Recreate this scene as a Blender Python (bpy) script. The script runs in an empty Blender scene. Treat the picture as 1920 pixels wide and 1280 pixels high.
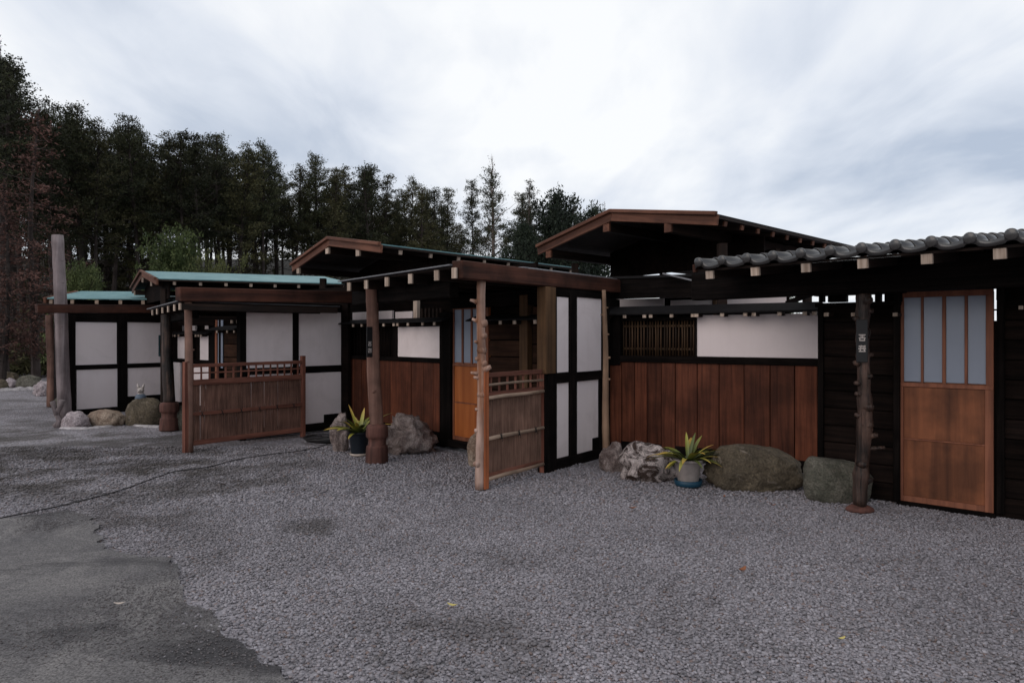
import bpy, bmesh, math, random
import numpy as np
from mathutils import Vector, Matrix, noise as mnoise

# ------------------------------------------------------------------ camera, sky, light, exposure
SC = bpy.context.scene
COL = SC.collection
F, HY, CX, EYE = 1307.0, 630.0, 960.0, 1.5          # lens in px of a 1920 wide frame, horizon row, eye height
cam_d = bpy.data.cameras.new("camera")
cam = bpy.data.objects.new("camera", cam_d); COL.objects.link(cam)
cam.location = (0, 0, EYE); cam.rotation_euler = (math.radians(90), 0, 0)
cam_d.sensor_width = 36.0; cam_d.lens = 36.0 * F / 1920.0
cam_d.shift_y = -(640.0 - HY) / 1920.0
cam_d.clip_start = 0.1; cam_d.clip_end = 2000
SC.camera = cam
SC.render.resolution_x = 1024; SC.render.resolution_y = 682

SUN_EL, SUN_AZ = math.radians(30), math.radians(225)
W = bpy.data.worlds.new("World"); SC.world = W; W.use_nodes = True
wt = W.node_tree; wt.nodes.clear()
def wn(t, **k):
    n = wt.nodes.new(t)
    for a, b in k.items(): setattr(n, a, b)
    return n
wo = wn("ShaderNodeOutputWorld"); add = wn("ShaderNodeAddShader")
bg1 = wn("ShaderNodeBackground"); bg2 = wn("ShaderNodeBackground")
sky = wn("ShaderNodeTexSky", sky_type='NISHITA', sun_disc=False, sun_elevation=SUN_EL, sun_rotation=SUN_AZ)
wt.links.new(sky.outputs[0], bg1.inputs[0]); bg1.inputs[1].default_value = 0.006
# cloud deck: direction projected on a plane high above, streaky noise
tc = wn("ShaderNodeTexCoord"); sx = wn("ShaderNodeSeparateXYZ")
wt.links.new(tc.outputs["Generated"], sx.inputs[0])
mz = wn("ShaderNodeMath", operation='MAXIMUM'); mz.inputs[1].default_value = 0.0
wt.links.new(sx.outputs[2], mz.inputs[0])
az = wn("ShaderNodeMath", operation='ADD'); az.inputs[1].default_value = 0.22
wt.links.new(mz.outputs[0], az.inputs[0])
dx = wn("ShaderNodeMath", operation='DIVIDE'); dy = wn("ShaderNodeMath", operation='DIVIDE')
wt.links.new(sx.outputs[0], dx.inputs[0]); wt.links.new(az.outputs[0], dx.inputs[1])
wt.links.new(sx.outputs[1], dy.inputs[0]); wt.links.new(az.outputs[0], dy.inputs[1])
cx = wn("ShaderNodeCombineXYZ"); wt.links.new(dx.outputs[0], cx.inputs[0]); wt.links.new(dy.outputs[0], cx.inputs[1])
def wnoise(loc, rot, scl, scale, detail, rough, dist):
    mp = wn("ShaderNodeMapping"); mp.inputs['Location'].default_value = loc
    mp.inputs['Rotation'].default_value = (0, 0, math.radians(rot)); mp.inputs['Scale'].default_value = scl
    wt.links.new(cx.outputs[0], mp.inputs[0])
    n = wn("ShaderNodeTexNoise"); n.inputs['Scale'].default_value = scale; n.inputs['Detail'].default_value = detail
    n.inputs['Roughness'].default_value = rough; n.inputs['Distortion'].default_value = dist
    wt.links.new(mp.outputs[0], n.inputs[0]); return n
n1 = wnoise((4.773, -5.005, 0), 24, (1.05, 0.75, 1), 0.8, 5, 0.50, 0.35)
n2 = wnoise((0.66, -4.02, 0), 30, (1.5, 0.75, 1), 2.4, 6, 0.55, 0.4)
mm = wn("ShaderNodeMath", operation='MULTIPLY_ADD'); mm.inputs[1].default_value = 0.33
wt.links.new(n2.outputs[0], mm.inputs[0]); wt.links.new(n1.outputs[0], mm.inputs[2])
cr = wn("ShaderNodeValToRGB"); wt.links.new(mm.outputs[0], cr.inputs[0])
e = cr.color_ramp.elements
e[0].position = 0.47; e[0].color = (0.46, 0.53, 0.65, 1)
e[1].position = 0.76; e[1].color = (0.95, 0.965, 0.985, 1)
m_ = e.new(0.63); m_.color = (0.74, 0.785, 0.865, 1)
wt.links.new(cr.outputs[0], bg2.inputs[0]); bg2.inputs[1].default_value = 1.0
wt.links.new(bg1.outputs[0], add.inputs[0]); wt.links.new(bg2.outputs[0], add.inputs[1])
wt.links.new(add.outputs[0], wo.inputs[0])

sd = bpy.data.lights.new("sun", 'SUN'); sd.energy = 0.8; sd.angle = math.radians(45); sd.color = (1.0, 0.86, 0.76)
sun = bpy.data.objects.new("sun", sd); COL.objects.link(sun)
_d = Vector((math.sin(SUN_AZ) * math.cos(SUN_EL), math.cos(SUN_AZ) * math.cos(SUN_EL), math.sin(SUN_EL)))
sun.rotation_euler = _d.to_track_quat('Z', 'Y').to_euler()
SC.view_settings.view_transform = 'Standard'; SC.view_settings.look = 'None'
SC.view_settings.exposure = 0.0; SC.view_settings.gamma = 1.0
SC.cycles.max_bounces = 8; SC.cycles.use_denoising = True

# ------------------------------------------------------------------ helpers
R = random.Random(7)
def G(px, py):
    Z = EYE * F / (py - HY); return Vector(((px - CX) / F * Z, Z))
def HZ(py, Z): return EYE - (py - HY) / F * Z
def P3(px, py, Z): return Vector(((px - CX) / F * Z, Z, HZ(py, Z)))

class Plane:                                        # a vertical wall plane between two ground points
    def __init__(s, A, B):
        s.A = Vector(A); s.d = (Vector(B) - s.A).normalized(); s.ang = math.atan2(s.d.y, s.d.x); s.L = (Vector(B) - s.A).length
    def u(s, px):
        r = (px - CX) / F; return (r * s.A.y - s.A.x) / (s.d.x - r * s.d.y)
    def Z(s, px): return s.A.y + s.d.y * s.u(px)
    def z(s, px, py): return HZ(py, s.Z(px))
    def at(s, u, off=0.0):
        n = Vector((-s.d.y, s.d.x)); return s.A + s.d * u + n * off

def tag(o, label=None, cat=None, group=None, kind=None):
    if label: o["label"] = label
    if cat: o["category"] = cat
    if group: o["group"] = group
    if kind: o["kind"] = kind
    return o
def thing(name, loc, label, cat, group=None, rz=0.0):
    o = bpy.data.objects.new(name, None); COL.objects.link(o); o.empty_display_size = 0.2
    o.location = (loc[0], loc[1], loc[2] if len(loc) > 2 else 0.0); o.rotation_euler = (0, 0, rz)
    return tag(o, label, cat, group)
def link(name, me, mat, parent=None, loc=(0, 0, 0), rz=0.0, smooth=False):
    o = bpy.data.objects.new(name, me); COL.objects.link(o)
    if mat and not me.materials: me.materials.append(mat)
    if parent is not None:
        o.parent = parent
        # parents are placed by loc + rz only; express the child's world placement in the parent's frame
        T = 0.0; pl = Vector((0, 0, 0)); q = parent
        chain = []
        while q is not None: chain.append(q); q = q.parent
        M = Matrix.Identity(4)
        for q in reversed(chain): M = M @ Matrix.LocRotScale(q.location, q.rotation_euler, q.scale)
        Wm = Matrix.Translation(Vector(loc)) @ Matrix.Rotation(rz, 4, 'Z')
        Lm = M.inverted() @ Wm
        o.location = Lm.to_translation(); o.rotation_euler = Lm.to_euler()
    else:
        o.location = loc; o.rotation_euler = (0, 0, rz)
    if smooth: me.polygons.foreach_set("use_smooth", [True] * len(me.polygons))
    return o
def to_mesh(bm, name="mesh"):
    me = bpy.data.meshes.new(name); bm.to_mesh(me); bm.free(); return me
def add_box(bm, x0, x1, y0, y1, z0, z1, bev=0.0, jit=0.0):
    if x1 < x0: x0, x1 = x1, x0
    if z1 < z0: z0, z1 = z1, z0
    if y1 < y0: y0, y1 = y1, y0
    j = lambda: R.uniform(-jit, jit) if jit else 0.0
    vs = [bm.verts.new((x + j(), y + j() * .5, z + j())) for x in (x0, x1) for y in (y0, y1) for z in (z0, z1)]
    idx = [(0, 1, 3, 2), (4, 6, 7, 5), (0, 4, 5, 1), (2, 3, 7, 6), (0, 2, 6, 4), (1, 5, 7, 3)]
    fs = [bm.faces.new([vs[i] for i in f]) for f in idx]
    if bev:
        es = list({e for f in fs for e in f.edges})
        bmesh.ops.bevel(bm, geom=es, offset=bev, segments=1, affect='EDGES', profile=0.5)
def pbox(name, parent, pl, x0, x1, y0, y1, z0, z1, mat, bev=0.004, jit=0.0):
    bm = bmesh.new(); add_box(bm, x0, x1, y0, y1, z0, z1, bev, jit)
    return link(name, to_mesh(bm), mat, parent, (pl.A.x, pl.A.y, 0), pl.ang)
def prect(name, parent, pl, px0, px1, pyt, pyb, y0, y1, mat, bev=0.004, jit=0.0):
    pm = (px0 + px1) / 2
    return pbox(name, parent, pl, pl.u(px0), pl.u(px1), y0, y1, pl.z(pm, pyb), pl.z(pm, pyt), mat, bev, jit)
def add_beam(bm, p0, p1, w, h, bev=0.005, up=Vector((0, 0, 1))):   # rectangular bar between two points (p on the bar's axis)
    p0 = Vector(p0); p1 = Vector(p1); d = (p1 - p0).normalized()
    s = d.cross(up).normalized(); t = s.cross(d).normalized()
    vs = []
    for p in (p0, p1):
        for a, b in ((-1, -1), (1, -1), (1, 1), (-1, 1)):
            vs.append(bm.verts.new(p + s * a * w / 2 + t * b * h / 2))
    fs = [bm.faces.new(vs[0:4][::-1]), bm.faces.new(vs[4:8])]
    for i in range(4): fs.append(bm.faces.new((vs[i], vs[(i + 1) % 4], vs[4 + (i + 1) % 4], vs[4 + i])))
    if bev: bmesh.ops.bevel(bm, geom=list({e for f in fs for e in f.edges}), offset=bev, segments=1, affect='EDGES', profile=0.5)
def beam(name, parent, p0, p1, w, h, mat, bev=0.005):               # mesh built along local x so the grain follows
    p0 = Vector(p0); p1 = Vector(p1); d = p1 - p0; L = d.length
    ang = math.atan2(d.y, d.x); pitch = math.atan2(d.z, math.hypot(d.x, d.y))
    bm = bmesh.new(); add_box(bm, 0, L, -w / 2, w / 2, -h / 2, h / 2, bev)
    o = link(name, to_mesh(bm), mat, parent, p0, ang)
    o.rotation_euler = (Matrix.Rotation(o.rotation_euler.z, 3, 'Z') @ Matrix.Rotation(-pitch, 3, 'Y')).to_euler()
    return o
def add_tube(bm, pts, rad, n=10, cap=True, wob=0.0):
    rings = []; prev = None
    for i, p in enumerate(pts):
        p = Vector(p)
        d = (Vector(pts[min(i + 1, len(pts) - 1)]) - Vector(pts[max(i - 1, 0)])).normalized()
        if prev is None: s = d.orthogonal().normalized()
        else:
            s = prev - d * prev.dot(d); s = s.normalized() if s.length > 1e-6 else d.orthogonal().normalized()
        prev = s; t = d.cross(s); r = rad[i] if hasattr(rad, '__len__') else rad
        rings.append([bm.verts.new(p + (s * math.cos(a) + t * math.sin(a)) * r * (1 + R.uniform(-wob, wob)))
                      for a in [2 * math.pi * k / n for k in range(n)]])
    for a, b in zip(rings, rings[1:]):
        for k in range(n): bm.faces.new((a[k], a[(k + 1) % n], b[(k + 1) % n], b[k]))
    if cap: bm.faces.new(rings[0][::-1]); bm.faces.new(rings[-1])
def add_lathe(bm, prof, n=28, c=(0, 0, 0)):
    rings = [[bm.verts.new((c[0] + r * math.cos(2 * math.pi * k / n), c[1] + r * math.sin(2 * math.pi * k / n), c[2] + z)) for k in range(n)] for r, z in prof]
    for a, b in zip(rings, rings[1:]):
        for k in range(n): bm.faces.new((a[k], a[(k + 1) % n], b[(k + 1) % n], b[k]))
    if prof[0][0] > 1e-4: bm.faces.new(rings[0][::-1])
    if prof[-1][0] > 1e-4: bm.faces.new(rings[-1])

# ------------------------------------------------------------------ materials
def base_mat(name):
    m = bpy.data.materials.new(name); m.use_nodes = True; nt = m.node_tree; nt.nodes.clear()
    o = nt.nodes.new("ShaderNodeOutputMaterial"); b = nt.nodes.new("ShaderNodeBsdfPrincipled")
    nt.links.new(b.outputs[0], o.inputs[0]); return m, nt, b
def nd(nt, t, ins=None, **k):
    n = nt.nodes.new(t)
    for a, v in k.items(): setattr(n, a, v)
    for a, v in (ins or {}).items():
        if isinstance(v, bpy.types.NodeSocket): nt.links.new(v, n.inputs[a])
        else: n.inputs[a].default_value = v
    return n
def c4(c, k=1.0): return (c[0] * k, c[1] * k, c[2] * k, 1)
def mixc(nt, fac, a, b, bt='MIX'):
    n = nt.nodes.new("ShaderNodeMix"); n.data_type = 'RGBA'; n.blend_type = bt
    for i, v in ((0, fac), (6, a), (7, b)):
        if isinstance(v, bpy.types.NodeSocket): nt.links.new(v, n.inputs[i])
        else: n.inputs[i].default_value = v
    return n.outputs[2]
def ramp(nt, fac, stops):
    n = nt.nodes.new("ShaderNodeValToRGB"); nt.links.new(fac, n.inputs[0]); e = n.color_ramp.elements
    e[0].position, e[0].color = stops[0]; e[1].position, e[1].color = stops[-1]
    for p, c in stops[1:-1]: x = e.new(p); x.color = c
    return n.outputs[0]
def bump(nt, b, h, strength, dist):
    n = nd(nt, "ShaderNodeBump", {"Height": h, "Strength": strength, "Distance": dist}); nt.links.new(n.outputs[0], b.inputs["Normal"]); return n

def wood(name, c1, c2, axis='z', grain=22.0, rough=0.75, var=0.35, knots=0.0, stain=0.5, spec=0.25, bstr=0.35):
    m, nt, b = base_mat(name)
    tc = nd(nt, "ShaderNodeTexCoord"); oi = nd(nt, "ShaderNodeObjectInfo")
    off = nd(nt, "ShaderNodeVectorMath", {0: tc.outputs["Object"]}, operation='ADD')
    cmb = nd(nt, "ShaderNodeCombineXYZ", {0: oi.outputs["Random"], 1: oi.outputs["Random"], 2: oi.outputs["Random"]})
    sc = nd(nt, "ShaderNodeVectorMath", {0: cmb.outputs[0], 1: (37.0, 19.0, 11.0)}, operation='MULTIPLY')
    nt.links.new(sc.outputs[0], off.inputs[1])
    s = {'z': (grain, grain, grain * .05), 'x': (grain * .05, grain, grain), 'y': (grain, grain * .05, grain)}[axis]
    mp = nd(nt, "ShaderNodeMapping", {0: off.outputs[0], 3: s})
    n1 = nd(nt, "ShaderNodeTexNoise", {0: mp.outputs[0], 2: 1.0, 3: 5.0, 4: 0.6, 8: 0.6})
    n2 = nd(nt, "ShaderNodeTexNoise", {0: off.outputs[0], 2: 2.3, 3: 4.0, 4: 0.6})
    n3 = nd(nt, "ShaderNodeTexNoise", {0: mp.outputs[0], 2: 5.0, 3: 2.0})
    col = mixc(nt, ramp(nt, n1.outputs[0], [(0.35, (0, 0, 0, 1)), (0.66, (1, 1, 1, 1))]), c4(c1), c4(c2))
    st = ramp(nt, n2.outputs[0], [(0.36, (1 - stain,) * 3 + (1,)), (0.62, (1, 1, 1, 1))])
    col = mixc(nt, 1.0, col, st, 'MULTIPLY')
    vr = nd(nt, "ShaderNodeMapRange", {0: oi.outputs["Random"], 3: 1 - var, 4: 1 + var})
    vv = nd(nt, "ShaderNodeCombineXYZ", {0: vr.outputs[0], 1: vr.outputs[0], 2: vr.outputs[0]})
    col = mixc(nt, 1.0, col, vv.outputs[0], 'MULTIPLY')
    nt.links.new(col, b.inputs["Base Color"]); b.inputs["Roughness"].default_value = rough
    b.inputs["Specular IOR Level"].default_value = spec
    hh = nd(nt, "ShaderNodeMath", {0: n1.outputs[0], 1: n3.outputs[0]}, operation='ADD')
    bump(nt, b, hh.outputs[0], bstr, 0.01)
    return m
def simple(name, c, rough=0.6, nscale=8.0, amt=0.15, bstr=0.1, bdist=0.004, metal=0.0, spec=0.3, coord="Object"):
    m, nt, b = base_mat(name)
    tc = nd(nt, "ShaderNodeTexCoord")
    n = nd(nt, "ShaderNodeTexNoise", {0: tc.outputs[coord], 2: nscale, 3: 6.0, 4: 0.65})
    col = mixc(nt, ramp(nt, n.outputs[0], [(0.3, (0, 0, 0, 1)), (0.7, (1, 1, 1, 1))]), c4(c, 1 - amt), c4(c, 1 + amt))
    nt.links.new(col, b.inputs["Base Color"]); b.inputs["Roughness"].default_value = rough
    b.inputs["Metallic"].default_value = metal; b.inputs["Specular IOR Level"].default_value = spec
    n2 = nd(nt, "ShaderNodeTexNoise", {0: tc.outputs[coord], 2: nscale * 9, 3: 3.0})
    bump(nt, b, n2.outputs[0], bstr, bdist)
    return m

M = {}
M['dark_v'] = wood("burnt_timber_vertical", (0.0045, 0.0036, 0.0034), (0.013, 0.0095, 0.0085), 'z', 26, 0.85, 0.25, spec=0.05)
M['dark_h'] = wood("burnt_timber_horizontal", (0.0045, 0.0036, 0.0034), (0.013, 0.0095, 0.0085), 'x', 26, 0.85, 0.25, spec=0.05)
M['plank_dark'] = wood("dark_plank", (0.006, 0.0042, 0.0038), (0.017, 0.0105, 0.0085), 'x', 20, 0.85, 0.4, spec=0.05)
M['plank_umber'] = wood("umber_plank", (0.028, 0.014, 0.009), (0.062, 0.030, 0.018), 'x', 20, 0.8, 0.35, spec=0.08)
M['board'] = wood("red_brown_board", (0.080, 0.024, 0.0125), (0.170, 0.052, 0.026), 'z', 24, 0.7, 0.20, stain=0.45, spec=0.2)
M['board2'] = wood("brown_board", (0.068, 0.021, 0.0115), (0.145, 0.046, 0.024), 'z', 24, 0.7, 0.20, stain=0.45, spec=0.2)
M['beam'] = wood("weathered_brown_beam", (0.028, 0.011, 0.008), (0.105, 0.038, 0.023), 'x', 9, 0.75, 0.12, stain=0.55, spec=0.2)
M['barge'] = wood("cedar_bargeboard", (0.085, 0.034, 0.021), (0.20, 0.084, 0.050), 'x', 14, 0.7, 0.15, stain=0.35)
M['endgrain'] = wood("pale_end_grain", (0.34, 0.25, 0.19), (0.62, 0.50, 0.41), 'z', 30, 0.8, 0.15, stain=0.3)
M['rafter'] = wood("dark_rafter", (0.012, 0.007, 0.005), (0.030, 0.016, 0.011), 'x', 20, 0.8, 0.2)
M['brownpost'] = wood("olive_brown_post", (0.065, 0.034, 0.016), (0.13, 0.068, 0.031), 'z', 18, 0.75, 0.15, stain=0.3)
M['fence_x'] = wood("fence_rail_wood", (0.115, 0.042, 0.028), (0.25, 0.098, 0.066), 'x', 20, 0.75, 0.12, stain=0.3)
M['fence_z'] = wood("fence_post_wood", (0.115, 0.040, 0.026), (0.25, 0.094, 0.062), 'z', 20, 0.75, 0.12, stain=0.3)
M['fence_or'] = wood("orange_fence_post_wood", (0.28, 0.080, 0.030), (0.46, 0.15, 0.062), 'z', 16, 0.7, 0.1, stain=0.3)
M['log'] = wood("peeled_log", (0.12, 0.058, 0.042), (0.29, 0.165, 0.125), 'z', 9, 0.7, 0.1, stain=0.5)
M['log_white'] = wood("bleached_log", (0.26, 0.115, 0.06), (0.62, 0.45, 0.38), 'z', 9, 0.55, 0.05, stain=0.45)
M['log_grey'] = wood("grey_pole_wood", (0.13, 0.10, 0.10), (0.32, 0.265, 0.265), 'z', 9, 0.75, 0.05, stain=0.4)
M['log_dark'] = wood("dark_gnarled_log", (0.004, 0.0028, 0.0024), (0.12, 0.068, 0.050), 'z', 20, 0.5, 0.05, stain=0.97, spec=0.35, bstr=1.0)
M['log_tan'] = wood("tan_pole_wood", (0.17, 0.10, 0.06), (0.36, 0.225, 0.15), 'z', 11, 0.7, 0.1, stain=0.4)
M['stump'] = wood("red_stump_wood", (0.060, 0.026, 0.020), (0.14, 0.060, 0.046), 'z', 12, 0.75, 0.1, stain=0.4)
M['door3'] = wood("bright_cedar_panel", (0.29, 0.080, 0.021), (0.46, 0.145, 0.040), 'z', 7, 0.5, 0.08, stain=0.1, bstr=0.1)
M['door4'] = wood("stained_cedar_panel", (0.105, 0.036, 0.017), (0.29, 0.100, 0.043), 'z', 7, 0.55, 0.1, stain=0.5, bstr=0.1)
M['mull'] = wood("red_mullion_wood", (0.17, 0.062, 0.036), (0.29, 0.11, 0.060), 'z', 18, 0.6, 0.08, stain=0.2, bstr=0.1)
M['bamboo'] = wood("dry_bamboo", (0.22, 0.145, 0.10), (0.42, 0.30, 0.22), 'x', 14, 0.55, 0.15, stain=0.4, spec=0.4)
M['cane_dark'] = wood("smoked_bamboo", (0.045, 0.026, 0.014), (0.13, 0.072, 0.036), 'z', 14, 0.55, 0.5, stain=0.4)
M['tie'] = simple("black_twine", (0.012, 0.011, 0.011), 0.8)
M['black'] = simple("black_paint", (0.014, 0.014, 0.015), 0.5)
M['ink'] = simple("pale_lettering", (0.5, 0.45, 0.42), 0.7)
M['teal_sign'] = simple("teal_plate", (0.02, 0.06, 0.07), 0.4)
M['green_tag'] = simple("green_tag_plastic", (0.12, 0.5, 0.16), 0.5)

def plaster(name):
    m, nt, b = base_mat(name)
    tc = nd(nt, "ShaderNodeTexCoord"); oi = nd(nt, "ShaderNodeObjectInfo")
    off = nd(nt, "ShaderNodeVectorMath", {0: tc.outputs["Object"], 1: oi.outputs["Random"]}, operation='ADD')
    n = nd(nt, "ShaderNodeTexNoise", {0: off.outputs[0], 2: 3.0, 3: 6.0, 4: 0.6})
    mp = nd(nt, "ShaderNodeMapping", {0: off.outputs[0], 3: (9.0, 9.0, 0.8)})
    n2 = nd(nt, "ShaderNodeTexNoise", {0: mp.outputs[0], 2: 1.0, 3: 5.0, 4: 0.7})
    col = mixc(nt, ramp(nt, n.outputs[0], [(0.3, (0, 0, 0, 1)), (0.7, (1, 1, 1, 1))]), (0.80, 0.705, 0.695, 1), (0.84, 0.745, 0.735, 1))
    col = mixc(nt, 1.0, col, ramp(nt, n2.outputs[0], [(0.25, (0.95, 0.945, 0.94, 1)), (0.5, (1, 1, 1, 1))]), 'MULTIPLY')
    n4 = nd(nt, "ShaderNodeTexNoise", {0: off.outputs[0], 2: 1.3, 3: 7.0, 4: 0.7, 8: 1.2})
    sz = nd(nt, "ShaderNodeSeparateXYZ", {0: tc.outputs["Object"]})
    low = nd(nt, "ShaderNodeMapRange", {0: sz.outputs[2], 1: 0.75, 2: 0.15, 3: 0.0, 4: 0.35})
    gr = nd(nt, "ShaderNodeMath", {0: ramp(nt, n4.outputs[0], [(0.48, (0, 0, 0, 1)), (0.72, (1, 1, 1, 1))]), 1: 0.42, 2: low.outputs[0]}, operation='MULTIPLY_ADD')
    gr2 = nd(nt, "ShaderNodeMath", {0: gr.outputs[0], 1: n2.outputs[0]}, operation='MULTIPLY')
    col = mixc(nt, gr2.outputs[0], col, (0.36, 0.29, 0.25, 1))
    nt.links.new(col, b.inputs["Base Color"]); b.inputs["Roughness"].default_value = 0.9; b.inputs["Specular IOR Level"].default_value = 0.1
    n3 = nd(nt, "ShaderNodeTexNoise", {0: tc.outputs["Object"], 2: 60.0, 3: 4.0}); bump(nt, b, n3.outputs[0], 0.15, 0.004)
    return m
M['plaster'] = plaster("off_white_plaster")
def paper():
    m, nt, b = base_mat("frosted_pane")
    tc = nd(nt, "ShaderNodeTexCoord")
    n = nd(nt, "ShaderNodeTexNoise", {0: tc.outputs["Object"], 2: 3.0, 3: 4.0})
    col = mixc(nt, n.outputs[0], (0.20, 0.235, 0.30, 1), (0.27, 0.30, 0.37, 1))  # blue of the reflected sky is put into the base colour
    nt.links.new(col, b.inputs["Base Color"]); b.inputs["Roughness"].default_value = 0.28; b.inputs["Specular IOR Level"].default_value = 0.6
    return m
M['pane'] = paper()
def teal():
    m, nt, b = base_mat("teal_sheet_metal")
    tc = nd(nt, "ShaderNodeTexCoord")
    mp = nd(nt, "ShaderNodeMapping", {0: tc.outputs["Object"], 3: (1.0, 1.0, 1.0)})
    n = nd(nt, "ShaderNodeTexNoise", {0: mp.outputs[0], 2: 2.2, 3: 7.0, 4: 0.7})
    col = mixc(nt, ramp(nt, n.outputs[0], [(0.35, (0, 0, 0, 1)), (0.68, (1, 1, 1, 1))]), (0.075, 0.185, 0.20, 1), (0.155, 0.290, 0.295, 1))
    nt.links.new(col, b.inputs["Base Color"]); b.inputs["Roughness"].default_value = 0.55
    bump(nt, b, n.outputs[0], 0.3, 0.02)
    return m
M['teal'] = teal()
M['darkroof'] = simple("dark_roof_sheet", (0.010, 0.009, 0.0095), 0.7, 3, 0.3, spec=0.12)
M['greysheet'] = simple("grey_sheet_metal", (0.16, 0.16, 0.17), 0.45, 5, 0.3)
def tilem():
    m, nt, b = base_mat("smoked_roof_tile")
    tc = nd(nt, "ShaderNodeTexCoord"); oi = nd(nt, "ShaderNodeObjectInfo")
    n = nd(nt, "ShaderNodeTexNoise", {0: tc.outputs["Object"], 2: 9.0, 3: 6.0, 4: 0.7})
    col = mixc(nt, n.outputs[0], (0.022, 0.022, 0.023, 1), (0.060, 0.056, 0.053, 1))
    nt.links.new(col, b.inputs["Base Color"]); b.inputs["Roughness"].default_value = 0.25
    b.inputs["Specular IOR Level"].default_value = 0.5; b.inputs["Coat Weight"].default_value = 0.3; b.inputs["Coat Roughness"].default_value = 0.15
    bump(nt, b, n.outputs[0], 0.1, 0.01)
    return m
M['tile'] = tilem()

def rockm(name, a, b_, c, scale=3.0, contrast=(0.4, 0.6), rough=0.85):
    m, nt, b = base_mat(name)
    tc = nd(nt, "ShaderNodeTexCoord")
    n = nd(nt, "ShaderNodeTexNoise", {0: tc.outputs["Object"], 2: scale, 3: 8.0, 4: 0.68, 8: 0.9})
    n2 = nd(nt, "ShaderNodeTexNoise", {0: tc.outputs["Object"], 2: scale * 3.1, 3: 6.0, 4: 0.7, 8: 0.5})
    col = mixc(nt, ramp(nt, n.outputs[0], [(contrast[0], (0, 0, 0, 1)), (contrast[1], (1, 1, 1, 1))]), c4(a), c4(b_))
    col = mixc(nt, ramp(nt, n2.outputs[0], [(0.57, (0, 0, 0, 1)), (0.66, (1, 1, 1, 1))]), col, c4(c))
    n5 = nd(nt, "ShaderNodeTexNoise", {0: tc.outputs["Object"], 2: scale * 14, 3: 6.0, 4: 0.75})
    col = mixc(nt, 1.0, col, ramp(nt, n5.outputs[0], [(0.36, (0.55, 0.55, 0.55, 1)), (0.64, (1.45, 1.45, 1.45, 1))]), 'MULTIPLY')
    nt.links.new(col, b.inputs["Base Color"]); b.inputs["Roughness"].default_value = rough; b.inputs["Specular IOR Level"].default_value = 0.25
    hh = nd(nt, "ShaderNodeTexNoise", {0: tc.outputs["Object"], 2: scale * 7, 3: 8.0, 4: 0.7})
    vor = nd(nt, "ShaderNodeTexVoronoi", {0: n.outputs["Color"], 2: scale * 1.6})
    h2 = nd(nt, "ShaderNodeMath", {0: vor.outputs[0], 1: 0.6, 2: hh.outputs[0]}, operation='MULTIPLY_ADD')
    bump(nt, b, h2.outputs[0], 1.0, 0.035)
    return m
M['rk_marble'] = rockm("white_veined_brown_rock", (0.075, 0.048, 0.040), (0.80, 0.69, 0.66), (0.17, 0.12, 0.105), 7, (0.44, 0.56))
M['rk_craggy'] = rockm("rough_pinkish_grey_rock", (0.15, 0.105, 0.095), (0.52, 0.43, 0.40), (0.22, 0.16, 0.14), 5, (0.36, 0.64))
M['rk_green'] = rockm("greenish_brown_boulder_stone", (0.075, 0.060, 0.042), (0.17, 0.135, 0.092), (0.24, 0.20, 0.16), 3, (0.35, 0.65))
M['rk_grey'] = rockm("pale_grey_green_rock", (0.10, 0.098, 0.075), (0.20, 0.185, 0.15), (0.15, 0.125, 0.10), 4)
M['rk_tan'] = rockm("tan_rock", (0.26, 0.18, 0.13), (0.46, 0.36, 0.28), (0.16, 0.12, 0.09), 4)
M['rk_pale'] = rockm("pale_pink_rock", (0.38, 0.32, 0.33), (0.58, 0.50, 0.51), (0.28, 0.22, 0.22), 3.5)
M['mortar'] = simple("white_mortar", (0.40, 0.37, 0.37), 0.9, 10, 0.35, 0.5, 0.02)

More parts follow.
